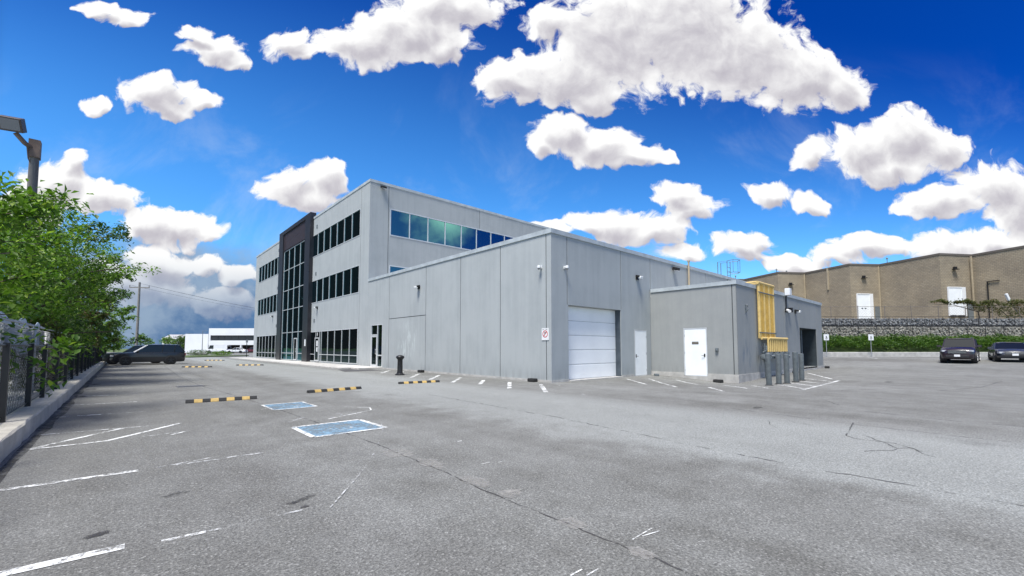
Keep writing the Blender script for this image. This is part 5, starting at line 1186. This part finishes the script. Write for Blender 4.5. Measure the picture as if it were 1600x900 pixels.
def on_face(m, a, b, t0, t1, z0, z1, d0, d1):
    a, b = np.array(a), np.array(b); L_w = np.linalg.norm(b - a); u = (b - a) / L_w; nr = np.array([u[1], -u[0]])
    q = [a + u * t0 + nr * d1, a + u * t1 + nr * d1, a + u * t1 + nr * d0, a + u * t0 + nr * d0]
    i = len(m.v); m.v += [(*CW2(*p), z0) for p in q] + [(*CW2(*p), z1) for p in q]; m.f += [tuple(i + k for k in f_) for f_ in ((0, 3, 2, 1), (4, 5, 6, 7), (0, 1, 5, 4), (1, 2, 6, 5), (2, 3, 7, 6), (3, 0, 4, 7))]
for k, (cx_, cz_) in enumerate(convex[3:8]):
    a = (cx_, cz_); b = (cx_ + 4.65, cz_ + .5)
    m = MB(); on_face(m, a, b, .95, 3.25, 5.6, 9.1, .0, .06); D_ = m.build('dock_door', WHITEDOOR, BB)
    m = MB(); on_face(m, a, b, .82, .95, 5.5, 9.2, .0, .10); on_face(m, a, b, 2.85, 3.4, 5.5, 9.2, .0, .10); on_face(m, a, b, .95, 2.85, 9.1, 9.22, .0, .10); m.build('door_frame', WHITEP, D_)
    m = MB(); on_face(m, a, b, 1.5, 1.75, 7.05, 7.15, .06, .09); on_face(m, a, b, 2.0, 2.25, 7.05, 7.15, .06, .09); on_face(m, a, b, 1.1, 1.7, 5.35, 5.6, .0, .2); on_face(m, a, b, 2.3, 3.0, 5.35, 5.6, .0, .2); m.build('dock_bumper', RUBBER, D_)
    m = MB(); on_face(m, a, b, 3.65, 4.5, 5.2, 7.4, .0, .05); m.build('service_door', METER, BB)
    m = MB(); on_face(m, a, b, 4.42, 4.56, 4.9, 13.2, .01, .12); m.build('downspout', CREAM, BB)
    m = MB(); on_face(m, a, b, 1.85, 2.25, 11.5, 11.8, .0, .2); on_face(m, a, b, 1.7, 2.4, 11.42, 11.5, .0, .35); m.build('dock_lamp', BLACK, BB)
m = MB(); on_face(m, (46.95, 68.15), (48.4, 60.9), 3.9, 4.1, 10.2, 13.45, .02, .16); m.build('vent_pipe', CREAM, BB)
m = MB(); on_face(m, (59.45, 54.85), (60.9, 47.6), 1.4, 1.5, 5.2, 9.8, .05, .15); on_face(m, (59.45, 54.85), (60.9, 47.6), 1.5, 2.6, 9.7, 9.8, .05, .15); m.build('wall_conduit', BLACK, BB)
for (X_, Z_, h_) in ((43.5, 69.5, 1.0), (45.5, 70, .8), (53.8, 60, .9), (40, 76, 1.)):
    p = CW2(X_ + 1, Z_ + 2); m = MB(); m.tube([(*p, HB1 - .3), (*p, HB1 + h_)], .05, 6); m.lathe((*p, HB1 + h_), [(.12, 0), (.14, .1), (.05, .25)], 8); m.build('roof_vent', METER, BB)

# leaning floodlight and scraggly vine tree over the wire fence
e = empty('leaning_lamp', (*CW2(58.2, 48.9), 4.7), label='small white floodlight on a leaning post above the stone wall', cat='lamp')
a, b = CW2(58.5, 48.9), CW2(56.9, 48.9); m = MB(); m.tube([(*a, 4.6), (*b, 6.8)], .05, 6); m.build('post', METER, e)
m = MB(); m.obox((*CW2(56.7, 48.8), 7.25), .12, .1, .42, rz=-R(YAW), ry=-.4); m.build('lamp_head', WHITEP, e, bevel=.03)
e = empty('vine_tree', (*CW2(54, 48.9), 4.7), label='scraggly spreading vine growing along the wire fence at right', cat='vine', )
m = MB(); pts = [(*CW2(53.5, 48.9), 4.6), (*CW2(53.3, 48.9), 5.6), (*CW2(50.5, 48.8), 6.35), (*CW2(48.3, 48.8), 6.45)]; m.tube(pts, [.07, .06, .04, .015], 5); m.tube([(*CW2(53.3, 48.9), 5.6), (*CW2(56, 48.9), 6.5), (*CW2(60, 48.9), 6.7)], [.05, .04, .02], 5); m.tube([(*CW2(57, 48.9), 4.7), (*CW2(56, 48.8), 5.6), (*CW2(54.5, 48.8), 6.6)], [.05, .04, .02], 5); m.build('trunk', BARK, e)
n = 7500; Xv = rng.uniform(47.8, 62, n); keep = rng.uniform(0, 1, n) < np.clip((Xv - 47) / 5, .15, 1); Xv = Xv[keep]; n = len(Xv)
dn_ = rng.uniform(0, 1, n) ** 1.6 * np.clip((Xv - 50.5) * .35, .12, 1.9); zv = 6.75 + .15 * np.sin(Xv * 2.1) - dn_ + rng.normal(0, .09, n); ok = (np.sin(Xv * 3.1) * np.sin(zv * 5 + Xv) > -.45); Xv, zv = Xv[ok], zv[ok]; n = len(Xv)
Zv = 48.7 + rng.normal(0, .18, n); leaves_mesh('crown', np.stack([sN * Zv + cN * Xv, cN * Zv - sN * Xv, zv], 1), .2, LEAFB, e, .3, .5)
print('objects', len(bpy.data.objects))
